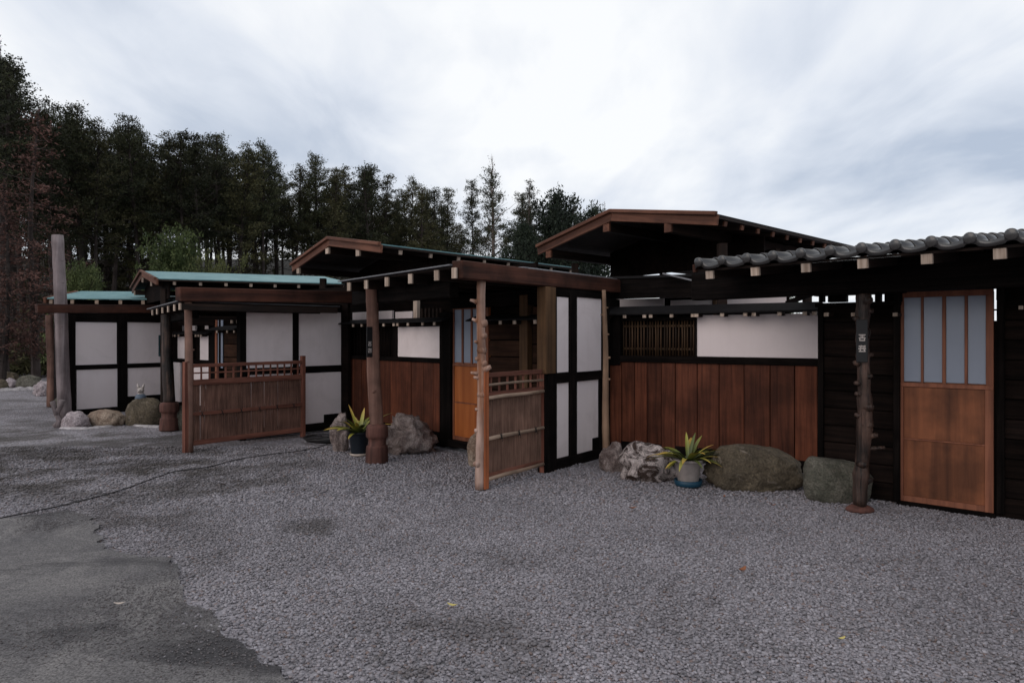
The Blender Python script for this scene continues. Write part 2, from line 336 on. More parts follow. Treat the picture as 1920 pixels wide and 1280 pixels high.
# gravel: one colour rule for the ground sheet and for the loose stones ('dirt' is stored per vertex)
def gravel_mat(name, ground):
    m, nt, b = base_mat(name)
    geo = nd(nt, "ShaderNodeNewGeometry"); at = nd(nt, "ShaderNodeAttribute", attribute_name="dirt")
    big = nd(nt, "ShaderNodeTexNoise", {0: geo.outputs["Position"], 2: 0.9, 3: 5.0, 4: 0.6})
    if ground:
        vo = nd(nt, "ShaderNodeTexVoronoi", {0: geo.outputs["Position"], 2: 34.0})
        sep = nd(nt, "ShaderNodeSeparateColor", {0: vo.outputs["Color"]}); rnd = sep.outputs[0]; rn2 = sep.outputs[1]
    else:
        rs = nd(nt, "ShaderNodeAttribute", attribute_name="tone"); rnd = rs.outputs["Fac"]
        sep = nd(nt, "ShaderNodeSeparateColor", {0: rs.outputs["Color"]}); rnd = sep.outputs[0]; rn2 = sep.outputs[1]
    col = ramp(nt, rnd, [(0.0, (0.15, 0.142, 0.15, 1)), (0.30, (0.245, 0.228, 0.243, 1)), (0.75, (0.298, 0.279, 0.299, 1)), (1.0, (0.375, 0.354, 0.377, 1))])
    warm = mixc(nt, ramp(nt, rn2, [(0.90, (0, 0, 0, 1)), (1.0, (1, 1, 1, 1))]), col, (0.21, 0.155, 0.14, 1))
    soil = nd(nt, "ShaderNodeTexNoise", {0: geo.outputs["Position"], 2: 14.0, 3: 5.0, 4: 0.7})
    dcol = mixc(nt, soil.outputs[0], (0.035, 0.030, 0.026, 1), (0.105, 0.092, 0.085, 1))
    f = nd(nt, "ShaderNodeMath", {0: at.outputs["Fac"], 1: 0.95 if ground else 0.88}, operation='MULTIPLY')
    col = mixc(nt, f.outputs[0], warm, dcol)
    g2 = ramp(nt, big.outputs[0], [(0.35, (0.84, 0.84, 0.84, 1)), (0.65, (1.08, 1.08, 1.08, 1))])
    col = mixc(nt, 1.0, col, g2, 'MULTIPLY')
    if ground:   # under and between the loose stones it is darker soil near the viewer only because the stones stop light; keep one colour
        inv = nd(nt, "ShaderNodeMath", {0: 1.0, 1: vo.outputs["Distance"]}, operation='SUBTRACT')
        bump(nt, b, inv.outputs[0], 1.0, 0.02)
    nt.links.new(col, b.inputs["Base Color"]); b.inputs["Roughness"].default_value = 0.85; b.inputs["Specular IOR Level"].default_value = 0.2
    return m
M['gravel_g'] = gravel_mat("gravel_ground_material", True)
M['gravel_s'] = gravel_mat("gravel_stone_material", False)
def asphalt():
    m, nt, b = base_mat("worn_asphalt")
    geo = nd(nt, "ShaderNodeNewGeometry")
    a = nd(nt, "ShaderNodeTexNoise", {0: geo.outputs["Position"], 2: 1.5, 3: 8.0, 4: 0.7, 8: 0.9})
    g = nd(nt, "ShaderNodeTexNoise", {0: geo.outputs["Position"], 2: 110.0, 3: 3.0, 4: 0.6})
    mp = nd(nt, "ShaderNodeMapping", {0: geo.outputs["Position"], 2: (0, 0, 0.5), 3: (0.6, 2.2, 1)})
    w = nd(nt, "ShaderNodeTexNoise", {0: mp.outputs[0], 2: 0.9, 3: 4.0, 4: 0.55, 8: 0.4})
    col = mixc(nt, ramp(nt, a.outputs[0], [(0.35, (0, 0, 0, 1)), (0.65, (1, 1, 1, 1))]), (0.080, 0.075, 0.078, 1), (0.175, 0.163, 0.158, 1))
    col = mixc(nt, ramp(nt, w.outputs[0], [(0.36, (1, 1, 1, 1)), (0.46, (0, 0, 0, 1))]), col, (0.045, 0.042, 0.044, 1))
    sp = ramp(nt, g.outputs[0], [(0.35, (0.45, 0.45, 0.45, 1)), (0.62, (1.45, 1.45, 1.45, 1))])
    col = mixc(nt, 1.0, col, sp, 'MULTIPLY')
    nt.links.new(col, b.inputs["Base Color"]); b.inputs["Roughness"].default_value = 0.75; b.inputs["Specular IOR Level"].default_value = 0.25
    bump(nt, b, g.outputs[0], 0.6, 0.01)
    return m
M['asphalt'] = asphalt()
def foliage(name, c1, c2, rnd=0.35):
    m, nt, b = base_mat(name)
    geo = nd(nt, "ShaderNodeNewGeometry"); oi = nd(nt, "ShaderNodeObjectInfo")
    n = nd(nt, "ShaderNodeTexNoise", {0: geo.outputs["Position"], 2: 0.9, 3: 3.0})
    f = nd(nt, "ShaderNodeMath", {0: geo.outputs["Random Per Island"], 1: 0.5, 2: n.outputs[0]}, operation='MULTIPLY_ADD')
    col = mixc(nt, ramp(nt, f.outputs[0], [(0.45, (0, 0, 0, 1)), (1.0, (1, 1, 1, 1))]), c4(c1), c4(c2))
    vr = nd(nt, "ShaderNodeMapRange", {0: oi.outputs["Random"], 3: 1 - rnd, 4: 1 + rnd})
    vv = nd(nt, "ShaderNodeCombineXYZ", {0: vr.outputs[0], 1: vr.outputs[0], 2: vr.outputs[0]})
    col = mixc(nt, 1.0, col, vv.outputs[0], 'MULTIPLY')
    nt.links.new(col, b.inputs["Base Color"]); b.inputs["Roughness"].default_value = 0.7; b.inputs["Specular IOR Level"].default_value = 0.2
    return m
M['needle'] = foliage("dark_conifer_needles", (0.010, 0.014, 0.007), (0.048, 0.051, 0.023))
M['needle_olive'] = foliage("olive_conifer_needles", (0.017, 0.020, 0.009), (0.075, 0.070, 0.030))
M['needle_dead'] = foliage("dead_red_needles", (0.036, 0.018, 0.015), (0.105, 0.052, 0.041))
M['leaf_broad'] = foliage("glossy_evergreen_leaves", (0.009, 0.016, 0.011), (0.034, 0.048, 0.028))
M['leaf_bush'] = foliage("bright_bush_leaves", (0.030, 0.046, 0.016), (0.095, 0.115, 0.040), 0.1)
M['leaf_yellow'] = foliage("yellow_green_leaves", (0.045, 0.052, 0.018), (0.105, 0.110, 0.040), 0.1)
M['bark'] = wood("grey_brown_bark", (0.025, 0.019, 0.017), (0.075, 0.058, 0.052), 'z', 5, 0.9, 0.3)
M['bark_pale'] = wood("pale_bark", (0.12, 0.09, 0.075), (0.24, 0.19, 0.165), 'z', 5, 0.9, 0.2)
M['litter'] = simple("forest_floor_litter", (0.012, 0.010, 0.007), 0.95, 1.5, 0.5, 0.6, 0.1)
M['hose'] = simple("black_hose_rubber", (0.022, 0.020, 0.020), 0.5)
M['pot_grey'] = simple("grey_pot_plastic", (0.27, 0.235, 0.22), 0.6, 9, 0.25)
M['pot_dark'] = simple("dark_pot_plastic", (0.012, 0.016, 0.022), 0.4)
M['saucer_blue'] = simple("blue_saucer_plastic", (0.012, 0.05, 0.085), 0.45)
M['saucer_white'] = simple("cream_saucer_plastic", (0.5, 0.42, 0.36), 0.5)
M['soil'] = simple("potting_soil", (0.05, 0.035, 0.028), 0.95, 30, 0.5, 0.8, 0.01)
M['fall'] = simple("dry_leaf_brown", (0.24, 0.09, 0.04), 0.7)
M['fall_y'] = simple("dry_leaf_yellow", (0.5, 0.42, 0.14), 0.7)
M['cat'] = simple("glazed_white_ceramic", (0.42, 0.37, 0.34), 0.45, 18, 0.3)
M['bib'] = simple("blue_grey_glaze", (0.10, 0.13, 0.17), 0.5)
def strap():
    m, nt, b = base_mat("strap_leaf")
    geo = nd(nt, "ShaderNodeNewGeometry"); oi = nd(nt, "ShaderNodeObjectInfo"); at = nd(nt, "ShaderNodeAttribute", attribute_name="along")
    f = nd(nt, "ShaderNodeMath", {0: at.outputs["Fac"], 1: oi.outputs["Random"]}, operation='MULTIPLY')
    col = ramp(nt, f.outputs[0], [(0.0, (0.035, 0.052, 0.014, 1)), (0.15, (0.11, 0.13, 0.026, 1)), (0.40, (0.32, 0.30, 0.05, 1)), (0.7, (0.5, 0.32, 0.06, 1))])
    nt.links.new(col, b.inputs["Base Color"]); b.inputs["Roughness"].default_value = 0.42
    return m
M['strap'] = strap()

# ------------------------------------------------------------------ ground
rng = np.random.default_rng(11)
def vnoise(x, y, s, seed=0):                        # value noise, numpy
    x = x * s + seed * 17.3; y = y * s + seed * 9.1
    xi = np.floor(x).astype(np.int64); yi = np.floor(y).astype(np.int64); fx = x - xi; fy = y - yi
    fx = fx * fx * (3 - 2 * fx); fy = fy * fy * (3 - 2 * fy)
    def h(a, b): 
        v = np.sin((a * 127.1 + b * 311.7 + seed * 74.7).astype(np.float64)) * 43758.5453
        return v - np.floor(v)
    return (h(xi, yi) * (1 - fx) + h(xi + 1, yi) * fx) * (1 - fy) + (h(xi, yi + 1) * (1 - fx) + h(xi + 1, yi + 1) * fx) * fy
def fbm(x, y, s, seed=0): return (vnoise(x, y, s, seed) * .5 + vnoise(x, y, s * 2.1, seed + 1) * .3 + vnoise(x, y, s * 4.3, seed + 2) * .2)
DIRT = [(150, 880, 2.4, 1.5, 1.0), (330, 905, 1.5, 0.9, .8), (60, 830, 3.2, 2.2, .9), (120, 800, 3.0, 2.0, .6), (250, 850, 2.0, 1.2, .8), (500, 872, .9, .5, .75), (560, 868, .8, .4, .6), (630, 985, .45, .3, .75),
        (700, 1165, .42, .25, .8), (720, 1255, .35, .25, .85), (930, 1225, .4, .22, .7), (870, 1180, .4, .2, .45), (430, 855, 1.1, .5, .5), (430, 1060, .5, .5, .4),
        (250, 960, .8, .6, .6), (1480, 1180, .6, .3, .2), (20, 760, 3.5, 2.2, .45), (1240, 1140, .5, .3, .2), (520, 1240, .5, .4, .5), (300, 1010, .6, .5, .4)]
def dirt(x, y):
    v = np.zeros_like(x)
    n = fbm(x, y, 2.4, 3)
    for px, py, rx, ry, s in DIRT:
        g = G(px, py); q = ((x - g.x) / rx) ** 2 + ((y - g.y) / ry) ** 2
        v = np.maximum(v, s * np.clip((1.25 - q) * 1.1, 0, 1))
    v = v * np.clip((n - .36) * 4.6, 0.10, 1) * np.clip(fbm(x, y, 9.0, 12) * 1.9, .3, 1)
    return np.clip(v + np.clip(fbm(x, y, 1.1, 9) - .62, 0, 1) * 1.2, 0, 1)
ASP_PX = [(-900, 1010), (-300, 985), (0, 972), (60, 965), (130, 957), (165, 966), (178, 985), (184, 1008), (196, 1030), (250, 1042), (318, 1047), (338, 1075), (340, 1108), (352, 1132), (405, 1150), (412, 1190), (470, 1222), (530, 1262), (560, 1320), (600, 1500), (640, 1900), (600, 3200), (-2400, 3200), (-2400, 1300)]
ASP = [G(a, b) for a, b in ASP_PX]
def in_poly(x, y, poly):
    c = np.zeros(x.shape, bool); n = len(poly)
    for i in range(n):
        x1, y1 = poly[i].x, poly[i].y; x2, y2 = poly[(i + 1) % n].x, poly[(i + 1) % n].y
        k = ((y1 > y) != (y2 > y)) & (x < (x2 - x1) * (y - y1) / (y2 - y1 + 1e-12) + x1); c ^= k
    return c
xs = np.unique(np.concatenate([np.array([-600, -300, -150, -80, -50, -35, -25, -18]), np.arange(-14, 8.01, .11), np.array([10, 14, 20, 30, 50, 90, 200, 600])]))
ys = np.unique(np.concatenate([np.array([-600, -200, -60, -20, -8, -3, 0, 1.5]), np.arange(2.4, 20, .11), np.array([21, 23, 26, 30, 40, 60, 100, 200, 700])]))
XX, YY = np.meshgrid(xs, ys)
ZZ = (fbm(XX, YY, .9, 5) - .5) * .02
ZZ = np.where(np.abs(XX) > 15, 0, ZZ)
me = bpy.data.meshes.new("ground"); nx, ny = len(xs), len(ys)
verts = np.stack([XX.ravel(), YY.ravel(), ZZ.ravel() - .012], 1)
ii = (np.arange(ny - 1)[:, None] * nx + np.arange(nx - 1)[None, :]).ravel()
faces = np.stack([ii, ii + 1, ii + nx + 1, ii + nx], 1)
me.from_pydata(verts.tolist(), [], faces.tolist())
at = me.attributes.new("dirt", 'FLOAT', 'POINT'); at.data.foreach_set("value", dirt(XX.ravel(), YY.ravel()).astype(np.float32))
tag(link("gravel_ground", me, M['gravel_g'], smooth=True), kind="structure")

# worn asphalt sheet with a ragged edge, lower left
bm = bmesh.new(); vs = []
for i, p in enumerate(ASP):
    q = ASP[(i + 1) % len(ASP)]; L = (q - p).length; k = max(1, int(min(L, 4) / .05)) if p.y < 9 and L < 3 else 1
    for j in range(k):
        a = p.lerp(q, j / k); vs.append(bm.verts.new((a.x + (R.uniform(-.025, .025) if k > 1 else 0), a.y + (R.uniform(-.03, .03) if k > 1 else 0), .0)))
f = bm.faces.new(vs); bmesh.ops.triangulate(bm, faces=[f])
tag(link("asphalt_patch", to_mesh(bm), M['asphalt'], loc=(0, 0, .004)), kind="structure")

def scatter(name, n, y0, y1, smin, smax, label_kind="stuff", keep=None, flat=.62):
    # positions uniform on the visible wedge between depths y0 and y1
    y = np.sqrt(rng.uniform(y0 * y0, y1 * y1, n)); x = rng.uniform(-.80, .80, n) * y
    ok = keep(x, y); x, y = x[ok], y[ok]; n = len(x)
    s = rng.uniform(smin, smax, n) * .5
    base = np.array([(a, b, c) for a in (-1, 1) for b in (-1, 1) for c in (-1, 1)], float)
    tri = np.array([(0, 1, 3), (0, 3, 2), (4, 6, 7), (4, 7, 5), (0, 4, 5), (0, 5, 1), (2, 3, 7), (2, 7, 6), (0, 2, 6), (0, 6, 4), (1, 5, 7), (1, 7, 3)])
    v = base[None] * rng.uniform(.45, 1.0, (n, 8, 3)); v[:, :, 0] *= rng.uniform(.8, 1.35, n)[:, None]; v[:, :, 2] *= flat
    a = rng.uniform(0, 2 * np.pi, n); b = rng.normal(0, .35, n)
    ca, sa, cb, sb = np.cos(a), np.sin(a), np.cos(b), np.sin(b)
    X = v[:, :, 0] * cb[:, None] - v[:, :, 2] * sb[:, None]; Z = v[:, :, 0] * sb[:, None] + v[:, :, 2] * cb[:, None]
    v2 = np.stack([X * ca[:, None] - v[:, :, 1] * sa[:, None], X * sa[:, None] + v[:, :, 1] * ca[:, None], Z], 2) * s[:, None, None]
    z = (fbm(x, y, .9, 5) - .5) * .02 - .012 + s * rng.uniform(.15, .75, n)
    v2 += np.stack([x, y, z], 1)[:, None, :]
    f = (tri[None] + (np.arange(n) * 8)[:, None, None]).reshape(-1)
    me = bpy.data.meshes.new(name); me.vertices.add(n * 8); me.vertices.foreach_set("co", v2.reshape(-1).astype(np.float32))
    me.loops.add(len(f)); me.loops.foreach_set("vertex_index", f.astype(np.int32))
    me.polygons.add(len(f) // 3); me.polygons.foreach_set("loop_start", np.arange(0, len(f), 3, dtype=np.int32))
    me.update(calc_edges=True)
    at = me.attributes.new("dirt", 'FLOAT', 'POINT'); at.data.foreach_set("value", np.repeat(dirt(x, y), 8).astype(np.float32))
    t = me.attributes.new("tone", 'FLOAT_COLOR', 'POINT'); cc = np.ones((n, 4)); cc[:, :3] = rng.uniform(0, 1, (n, 3))
    t.data.foreach_set("color", np.repeat(cc, 8, 0).reshape(-1).astype(np.float32))
    return tag(link(name, me, M['gravel_s']), kind="stuff")
def edge_keep(p_in):
    def k(x, y):
        w = (fbm(x, y, 3.0, 21) - .5) * .55; j = rng.normal(0, .10, len(x)) * (.4 + rng.uniform(0, 1, len(x)) ** 3 * 2.2)
        inside = in_poly(x + w + j, y + w * .6 + j, ASP)
        return (~inside) | (rng.uniform(0, 1, len(x)) < p_in * np.clip((fbm(x, y, 2.2, 41) - .45) * 14, .2, 6))
    return k
def k_near(x, y): return edge_keep(.02)(x, y) & (rng.uniform(0, 1, len(x)) < 1 - .45 * dirt(x, y))
scatter("gravel_stones", 120000, 2.7, 6.2, .009, .021, keep=k_near)
def k_far(x, y): return k_near(x, y) & (y < 8.6 + np.clip(-x, -4, 4) * .45)
scatter("gravel_stones", 62000, 6.2, 9.5, .014, .028, keep=k_far)

# ------------------------------------------------------------------ forest hillside behind, added to block low sky between the trunks
hx = np.linspace(-70, 34, 54); hy = np.array([19, 24, 30, 36, 42, 50, 60, 75, 95])
HXX, HYY = np.meshgrid(hx, hy)
edge = np.interp(HXX, [-70, -30, -14, 0, 8, 34], [24, 24, 26, 36, 44, 60])       # where the wood's ground starts to rise
hz_ = np.clip((HYY - edge - 6), 0, 40) * .25 + (fbm(HXX, HYY, .12, 4) - .5) * 1.2 * (HYY > edge)
hz_ = np.where(HXX > 12, hz_ * np.clip(1 - (HXX - 12) / 8, 0, 1), hz_) - .05
hz_[0, :] = -.3
me = bpy.data.meshes.new("hill"); n2 = len(hx)
ii = (np.arange(len(hy) - 1)[:, None] * n2 + np.arange(n2 - 1)[None, :]).ravel()
me.from_pydata(np.stack([HXX.ravel(), HYY.ravel(), hz_.ravel()], 1).tolist(), [], np.stack([ii, ii + 1, ii + n2 + 1, ii + n2], 1).tolist())
tag(link("sky_block_hill", me, M['litter'], smooth=True), kind="structure")
def hill_z(x, y):
    e = np.interp(x, [-70, -30, -14, 0, 8, 34], [24, 24, 26, 36, 44, 60]); return max(0.0, min(40, y - e - 6)) * .25 - .1

# ------------------------------------------------------------------ generic building pieces
def wall_backing(b, pl, px0, px1, zt, name="back_panel", off=.10, mat=None, zb=0.0, ext=0.0):  # dark slab behind a wall; also added to keep sky out of gaps
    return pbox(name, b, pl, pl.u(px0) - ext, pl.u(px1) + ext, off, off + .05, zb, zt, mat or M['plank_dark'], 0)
def panel(b, pl, px0, px1, pyt, pyb, off=.0):
    return prect("plaster_panel", b, pl, px0, px1, pyt, pyb, off, off + .04, M['plaster'], .002)
def vpost(b, pl, px0, px1, pyt, pyb, mat='dark_v', y0=-.025, y1=.09, name="timber_post"):
    return prect(name, b, pl, px0, px1, pyt, pyb, y0, y1, M[mat])
def hbeam(b, pl, px0, px1, pyt, pyb, mat='dark_h', y0=-.020, y1=.085, name="timber_rail"):
    return prect(name, b, pl, px0, px1, pyt, pyb, y0, y1, M[mat])
def log_between(name, parent, p0, p1, r0, r1, mat, n=14, bend=.02, knots=(), wob=.05, segs=12, ox=None):
    p0 = Vector(p0); p1 = Vector(p1); bm = bmesh.new(); pts = []; rad = []
    a1, a2 = R.uniform(0, 6), R.uniform(0, 6)
    for i in range(segs + 1):
        t = i / segs; p = p0.lerp(p1, t)
        p.x += bend * math.sin(t * 5 + a1) * math.sin(t * math.pi); p.y += bend * math.cos(t * 4 + a2) * math.sin(t * math.pi)
        pts.append(p); rad.append((r0 + (r1 - r0) * t) * (1 + R.uniform(-wob, wob)))
    add_tube(bm, pts, rad, n, True, wob * .6)
    for t, side, ln, rr in knots:
        i = min(segs - 1, int(t * segs)); c = pts[i].lerp(pts[i + 1], t * segs - i)
        dx = math.cos(side); dy = math.sin(side); rr0 = r0 + (r1 - r0) * t
        e = c + Vector((dx * (rr0 + ln), dy * (rr0 + ln), ln * R.uniform(.1, .6)))
        s = c + Vector((dx * rr0 * .5, dy * rr0 * .5, 0)); m = s.lerp(e, .6)
        add_tube(bm, [s, m, e], [rr * 1.7, rr * 1.05, rr * .75], 8, True, .12)
    base = Vector(p0)
    bmesh.ops.translate(bm, verts=bm.verts, vec=-base)
    return link(name, to_mesh(bm), mat, parent, base, 0, True)
def slab_roof(b, name, corners, th, mat):              # sheet through 4 world points (ordered), thickness downward
    bm = bmesh.new(); c0 = Vector(corners[0])
    top = [bm.verts.new(Vector(c) - c0) for c in corners]; bot = [bm.verts.new(Vector(c) - c0 - Vector((0, 0, th))) for c in corners]
    bm.faces.new(top); bm.faces.new(bot[::-1]); k = len(corners)
    for i in range(k): bm.faces.new((top[i], bot[i], bot[(i + 1) % k], top[(i + 1) % k]))
    bmesh.ops.recalc_face_normals(bm, faces=bm.faces)
    return link(name, to_mesh(bm), mat, b, c0, 0)
def gable_roof(b, Lp, Ap, Rp, sweep, matroof, barge_w=.11, nr=9, eave_mat='endgrain', over=.0, purlins=(0.0, .5, .98), pw=.10, lpurl=True, barge2=True):
    """Lp, Ap, Rp: the three points of the front gable (left eave, ridge, right eave); sweep: vector to the back gable."""
    Lp, Ap, Rp = map(Vector, (Lp, Ap, Rp)); S = Vector(sweep); sd_ = S.normalized()
    up = Vector((0, 0, .012))
    slab_roof(b, "roof_sheet", [Ap + up, Rp + up, Rp + S + up, Ap + S + up], .016, matroof)
    slab_roof(b, "roof_sheet", [Lp + up, Ap + up, Ap + S + up, Lp + S + up], .016, matroof)
    slab_roof(b, "roof_deck", [Ap - up * .4, Rp - up * .4, Rp + S - up * .4, Ap + S - up * .4], .03, M['rafter'])
    slab_roof(b, "roof_deck", [Lp - up * .4, Ap - up * .4, Ap + S - up * .4, Lp + S - up * .4], .03, M['rafter'])
    for q0, q1 in ((Lp, Ap), (Ap, Rp)):                                # two-step bargeboards on the front gable
        d = (q1 - q0).normalized(); o = -sd_ * .03
        e0 = q0 - d * .03 if q0 is Lp else q0 + d * .0; e1 = q1 + d * .03 if q1 is Rp else q1
        beam("bargeboard", b, e0 + o - Vector((0, 0, barge_w * .5)), e1 + o - Vector((0, 0, barge_w * .5)), .035, barge_w, M['barge'])
        if barge2: beam("verge_board", b, e0 + o * 2.2 + Vector((0, 0, .012)), e1 + o * 2.2 + Vector((0, 0, .012)), .05, .045, M['barge'])
    # purlins whose ends show under the bargeboards
    pts = [(Lp, Ap, .14), (Lp, Ap, .93), (Ap, Rp, .58)]
    for q0, q1, t in pts:
        c = q0.lerp(q1, t) - Vector((0, 0, .045 + barge_w * .5 + pw * .5))
        beam("purlin", b, c - sd_ * .0, c + S * .96, pw * .85, pw, M['rafter'])
        beam("purlin_end", b, c - sd_ * .035, c - sd_ * .002, pw * .86, pw * 1.01, M['endgrain'] if eave_mat == 'endgrain' else M['barge'], .002)
    # rafters under the right eave, pale ends
    sl = (Rp - Ap)
    for i in range(nr):
        t = (i + .6) / nr; c = Rp + S * t; o_ = Vector((0, 0, -.075)); dn = sl.normalized()
        beam("rafter", b, c - sl * .98 + o_, c - dn * .055 + o_, .05, .06, M['rafter'], 0)
        beam("rafter_end", b, c - dn * .055 + o_, c - dn * .03 + o_, .051, .061, M['endgrain'] if eave_mat == 'endgrain' else M['barge'], .002)
def plank_wall(b, pl, u0, u1, z0, z1, n, mat, y0=.0, th=.022, name="wall_plank", lap=.012):
    h = (z1 - z0) / n
    for i in range(n):
        pbox(name, b, pl, u0, u1, y0 + R.uniform(-.003, .003), y0 + th, z0 + i * h + .004, z0 + (i + 1) * h - .004 + R.uniform(-.002, .002), mat, .003, .002)
def board_row(b, pl, seams, ztop_px, zbot_px, mats, y0=0.0):
    for a, c in zip(seams, seams[1:]):
        ua, uc = pl.u(a), pl.u(c); pm = (seams[0] + seams[-1]) / 2
        pbox("wall_board", b, pl, ua + .004, uc - .004, y0 + R.uniform(-.006, .004), y0 + .02, pl.z(pm, zbot_px) + R.uniform(-.006, .006), pl.z(pm, ztop_px), M[R.choice(mats)], .003)
def mini_roof(b, pl, u0, u1, zr, ze, half=.20, n=8, name="coping_roof", ends=True, th=.018, us=None, psize=.042, y=0.03):
    """little two-slope roof riding on a wall: ridge at zr, eaves at ze"""
    bm = bmesh.new()
    prof = [(y - half, ze), (y, zr), (y + half, ze), (y + half, ze - th), (y, zr - th * 1.5), (y - half, ze - th)]
    A = [bm.verts.new((u0, a, z)) for a, z in prof]; B = [bm.verts.new((u1, a, z)) for a, z in prof]
    bm.faces.new(A[::-1]); bm.faces.new(B)
    for i in range(6): bm.faces.new((A[i], A[(i + 1) % 6], B[(i + 1) % 6], B[i]))
    bmesh.ops.recalc_face_normals(bm, faces=bm.faces)
    link(name, to_mesh(bm), M['darkroof'], b, (pl.A.x, pl.A.y, 0), pl.ang)
    for uu in (us or [u0 + (u1 - u0) * (i + .5) / n for i in range(n)]):
        pbox("rafter_end", b, pl, uu - psize / 2, uu + psize / 2, y - half + .012, y - half + .03, ze - th - psize * .95, ze - th - .001, M['endgrain'], .002)
        pbox("rafter", b, pl, uu - psize / 2, uu + psize / 2, y - half + .031, y - .01, ze - th - psize * .9, ze - th - .002, M['rafter'], 0)
def sliding_door(b, pl, px, pyt, pym, pyb, pyk, panes, mat, stile=.045, y=.02, right_stile=None):
    """px=(left,right); panes = pixel ranges of the panes; pym = rail under the panes; pyk = rail between the two panels"""
    d = prect("door", b, pl, px[0], px[1], pyt, pyb, y + .012, y + .03, M[mat], 0)
    c = (px[0] + px[1]) / 2; zt, zm, zk, zb = (pl.z(c, q) for q in (pyt, pym, pyk, pyb)); u0, u1 = pl.u(px[0]), pl.u(px[1])
    for a, e in panes:
        link_(d, "pane", pl, pl.u(a), pl.u(e), y + .002, y + .010, zm + .01, zt - .03, M['pane'])
    edges = [px[0]] + [v for p in panes for v in p] + [px[1]]
    for i in range(0, len(edges), 2):
        link_(d, "mullion", pl, pl.u(edges[i]) + .0005, pl.u(edges[i + 1]) - .0005, y - .012, y + .011, zm + .0, zt - .028, M['mull'])
    link_(d, "top_rail", pl, u0, u1, y - .014, y + .011, zt - .028, zt + .02, M['mull'])
    link_(d, "middle_rail", pl, u0, u1, y - .016, y + .011, zm - .035, zm, M['mull'])
    rs = right_stile or stile
    nb = 1
    for z0, z1 in ((zk + .008, zm - .036), (zb + .05, zk - .008)):
        w = (u1 - rs - u0 - stile * .5) / nb
        for i in range(nb):
            link_(d, "door_board", pl, u0 + stile * .5 + i * w + .0008, u0 + stile * .5 + (i + 1) * w - .0008, y + R.uniform(-.001, .001), y + .011, z0, z1, M[mat])
    link_(d, "lock_rail", pl, u0, u1 - rs, y - .006, y + .011, zk - .007, zk + .007, M['mull'])
    link_(d, "stile", pl, u1 - rs, u1, y - .015, y + .0115, zb, zm - .0355, M['mull'])
    link_(d, "stile", pl, u0, u0 + stile * .5, y - .015, y + .0115, zb, zm - .0355, M['mull'])
    link_(d, "bottom_rail", pl, u0 + stile * .5, u1 - rs, y - .013, y + .011, zb, zb + .05, M['mull'])
    return d
def link_(parent, name, pl, x0, x1, y0, y1, z0, z1, mat, bev=.002):
    bm = bmesh.new(); add_box(bm, x0, x1, y0, y1, z0, z1, bev)
    return link(name, to_mesh(bm), mat, parent, (pl.A.x, pl.A.y, 0), pl.ang)
def porch_roof(b, E0, E1, back, th=.02, n=7, mat='greysheet', rx=None, psz=(.062, .085), drop=.03):
    """sheet from front eave E0-E1 running back; pale rafter ends show along the eave. rx = rafter pixel columns"""
    E0, E1, S = Vector(E0), Vector(E1), Vector(back)
    slab_roof(b, "roof_sheet", [E0, E1, E1 + S, E0 + S], .012, M[mat])
    slab_roof(b, "roof_deck", [E0 + S * .02 - Vector((0, 0, .014)), E1 + S * .02 - Vector((0, 0, .014)), E1 + S - Vector((0, 0, .014)), E0 + S - Vector((0, 0, .014))], .02, M['rafter'])
    for px in rx:
        r = (px - CX) / F; D = E1 - E0; t = (r * E0.y - E0.x) / (D.x - r * D.y)
        c = E0 + D * t + Vector((0, 0, -.036 - psz[1] / 2)) + S.normalized() * .02
        beam("rafter_end", b, c, c + S.normalized() * .02, psz[0], psz[1], M['endgrain'], .002)
        beam("rafter", b, c + S.normalized() * .021, c + S * .95, psz[0] * .96, psz[1] * .96, M['rafter'], 0)

# ================================================================== BUILDING D (nearest, tiled porch on the right)
D = thing("timber_house", G(1600, 935), "nearest dark timber house with a grey tiled porch roof and frosted glass door", "house", "low timber houses joined in a row")
DP = Plane(G(1634, 935), G(1842, 964)); BW4 = Plane(G(1139, 848), G(1535, 889))
# dark plank wall around the door
plank_wall(D, DP, DP.u(1545), DP.u(1683), .0, DP.z(1600, 571), 11, M['plank_dark'])
plank_wall(D, DP, DP.u(1868.0), DP.u(2320), .0, 2.12, 13, M['plank_dark'])
prect("timber_post", D, DP, 1535, 1545, 568, 925, -.03, .09, M['dark_v'])
prect("timber_post", D, DP, 1676, 1688, 545, 938, -.03, .07, M['dark_v'])
prect("timber_post", D, DP, 1869.5, 1884, 520, 962, -.035, .07, M['dark_v'])
prect("timber_rail", D, DP, 1530, 1690, 566.5, 574, -.04, .09, M['dark_h'])
for a, b in ((1536, 1544), (1553, 1587), (1609, 1631), (1641, 1651), (1659, 1692)):
    prect("timber_strut", D, DP, a, b, 535, 566.3, -.02, .07, M['dark_v'])
prect("timber_rail", D, DP, 1527, 1700, 522, 552.5, -.035, .08, M['dark_h'])
wall_backing(D, DP, 1884, 2320, 2.1, "wall_backing", .03)
prect("lintel", D, DP, 1686, 1869, 520, 544, -.035, .08, M['dark_h'])
prect("door_sill", D, DP, 1683, 1868, 950, 962, -.05, .09, M['dark_h'])
wall_backing(D, DP, 1545, 1683, DP.z(1600, 571) - .02, "wall_backing", .03)
prect("wall_link", D, DP, 1862, 1870, 579, 582, .03, .05, M['dark_h'])
prect("wall_link", D, DP, 1861, 1871, 601, 962, .035, .06, M['dark_v'])
DPf = Plane(DP.at(0, -.17), DP.at(1, -.17))
for px in (1549, 1600, 1678, 1914): prect("rafter_end", D, DPf, px - 4.4, px + 4.4, 586 if px < 1800 else 573, 593 if px < 1800 else 580, 0, .02, M['endgrain'], .001); 
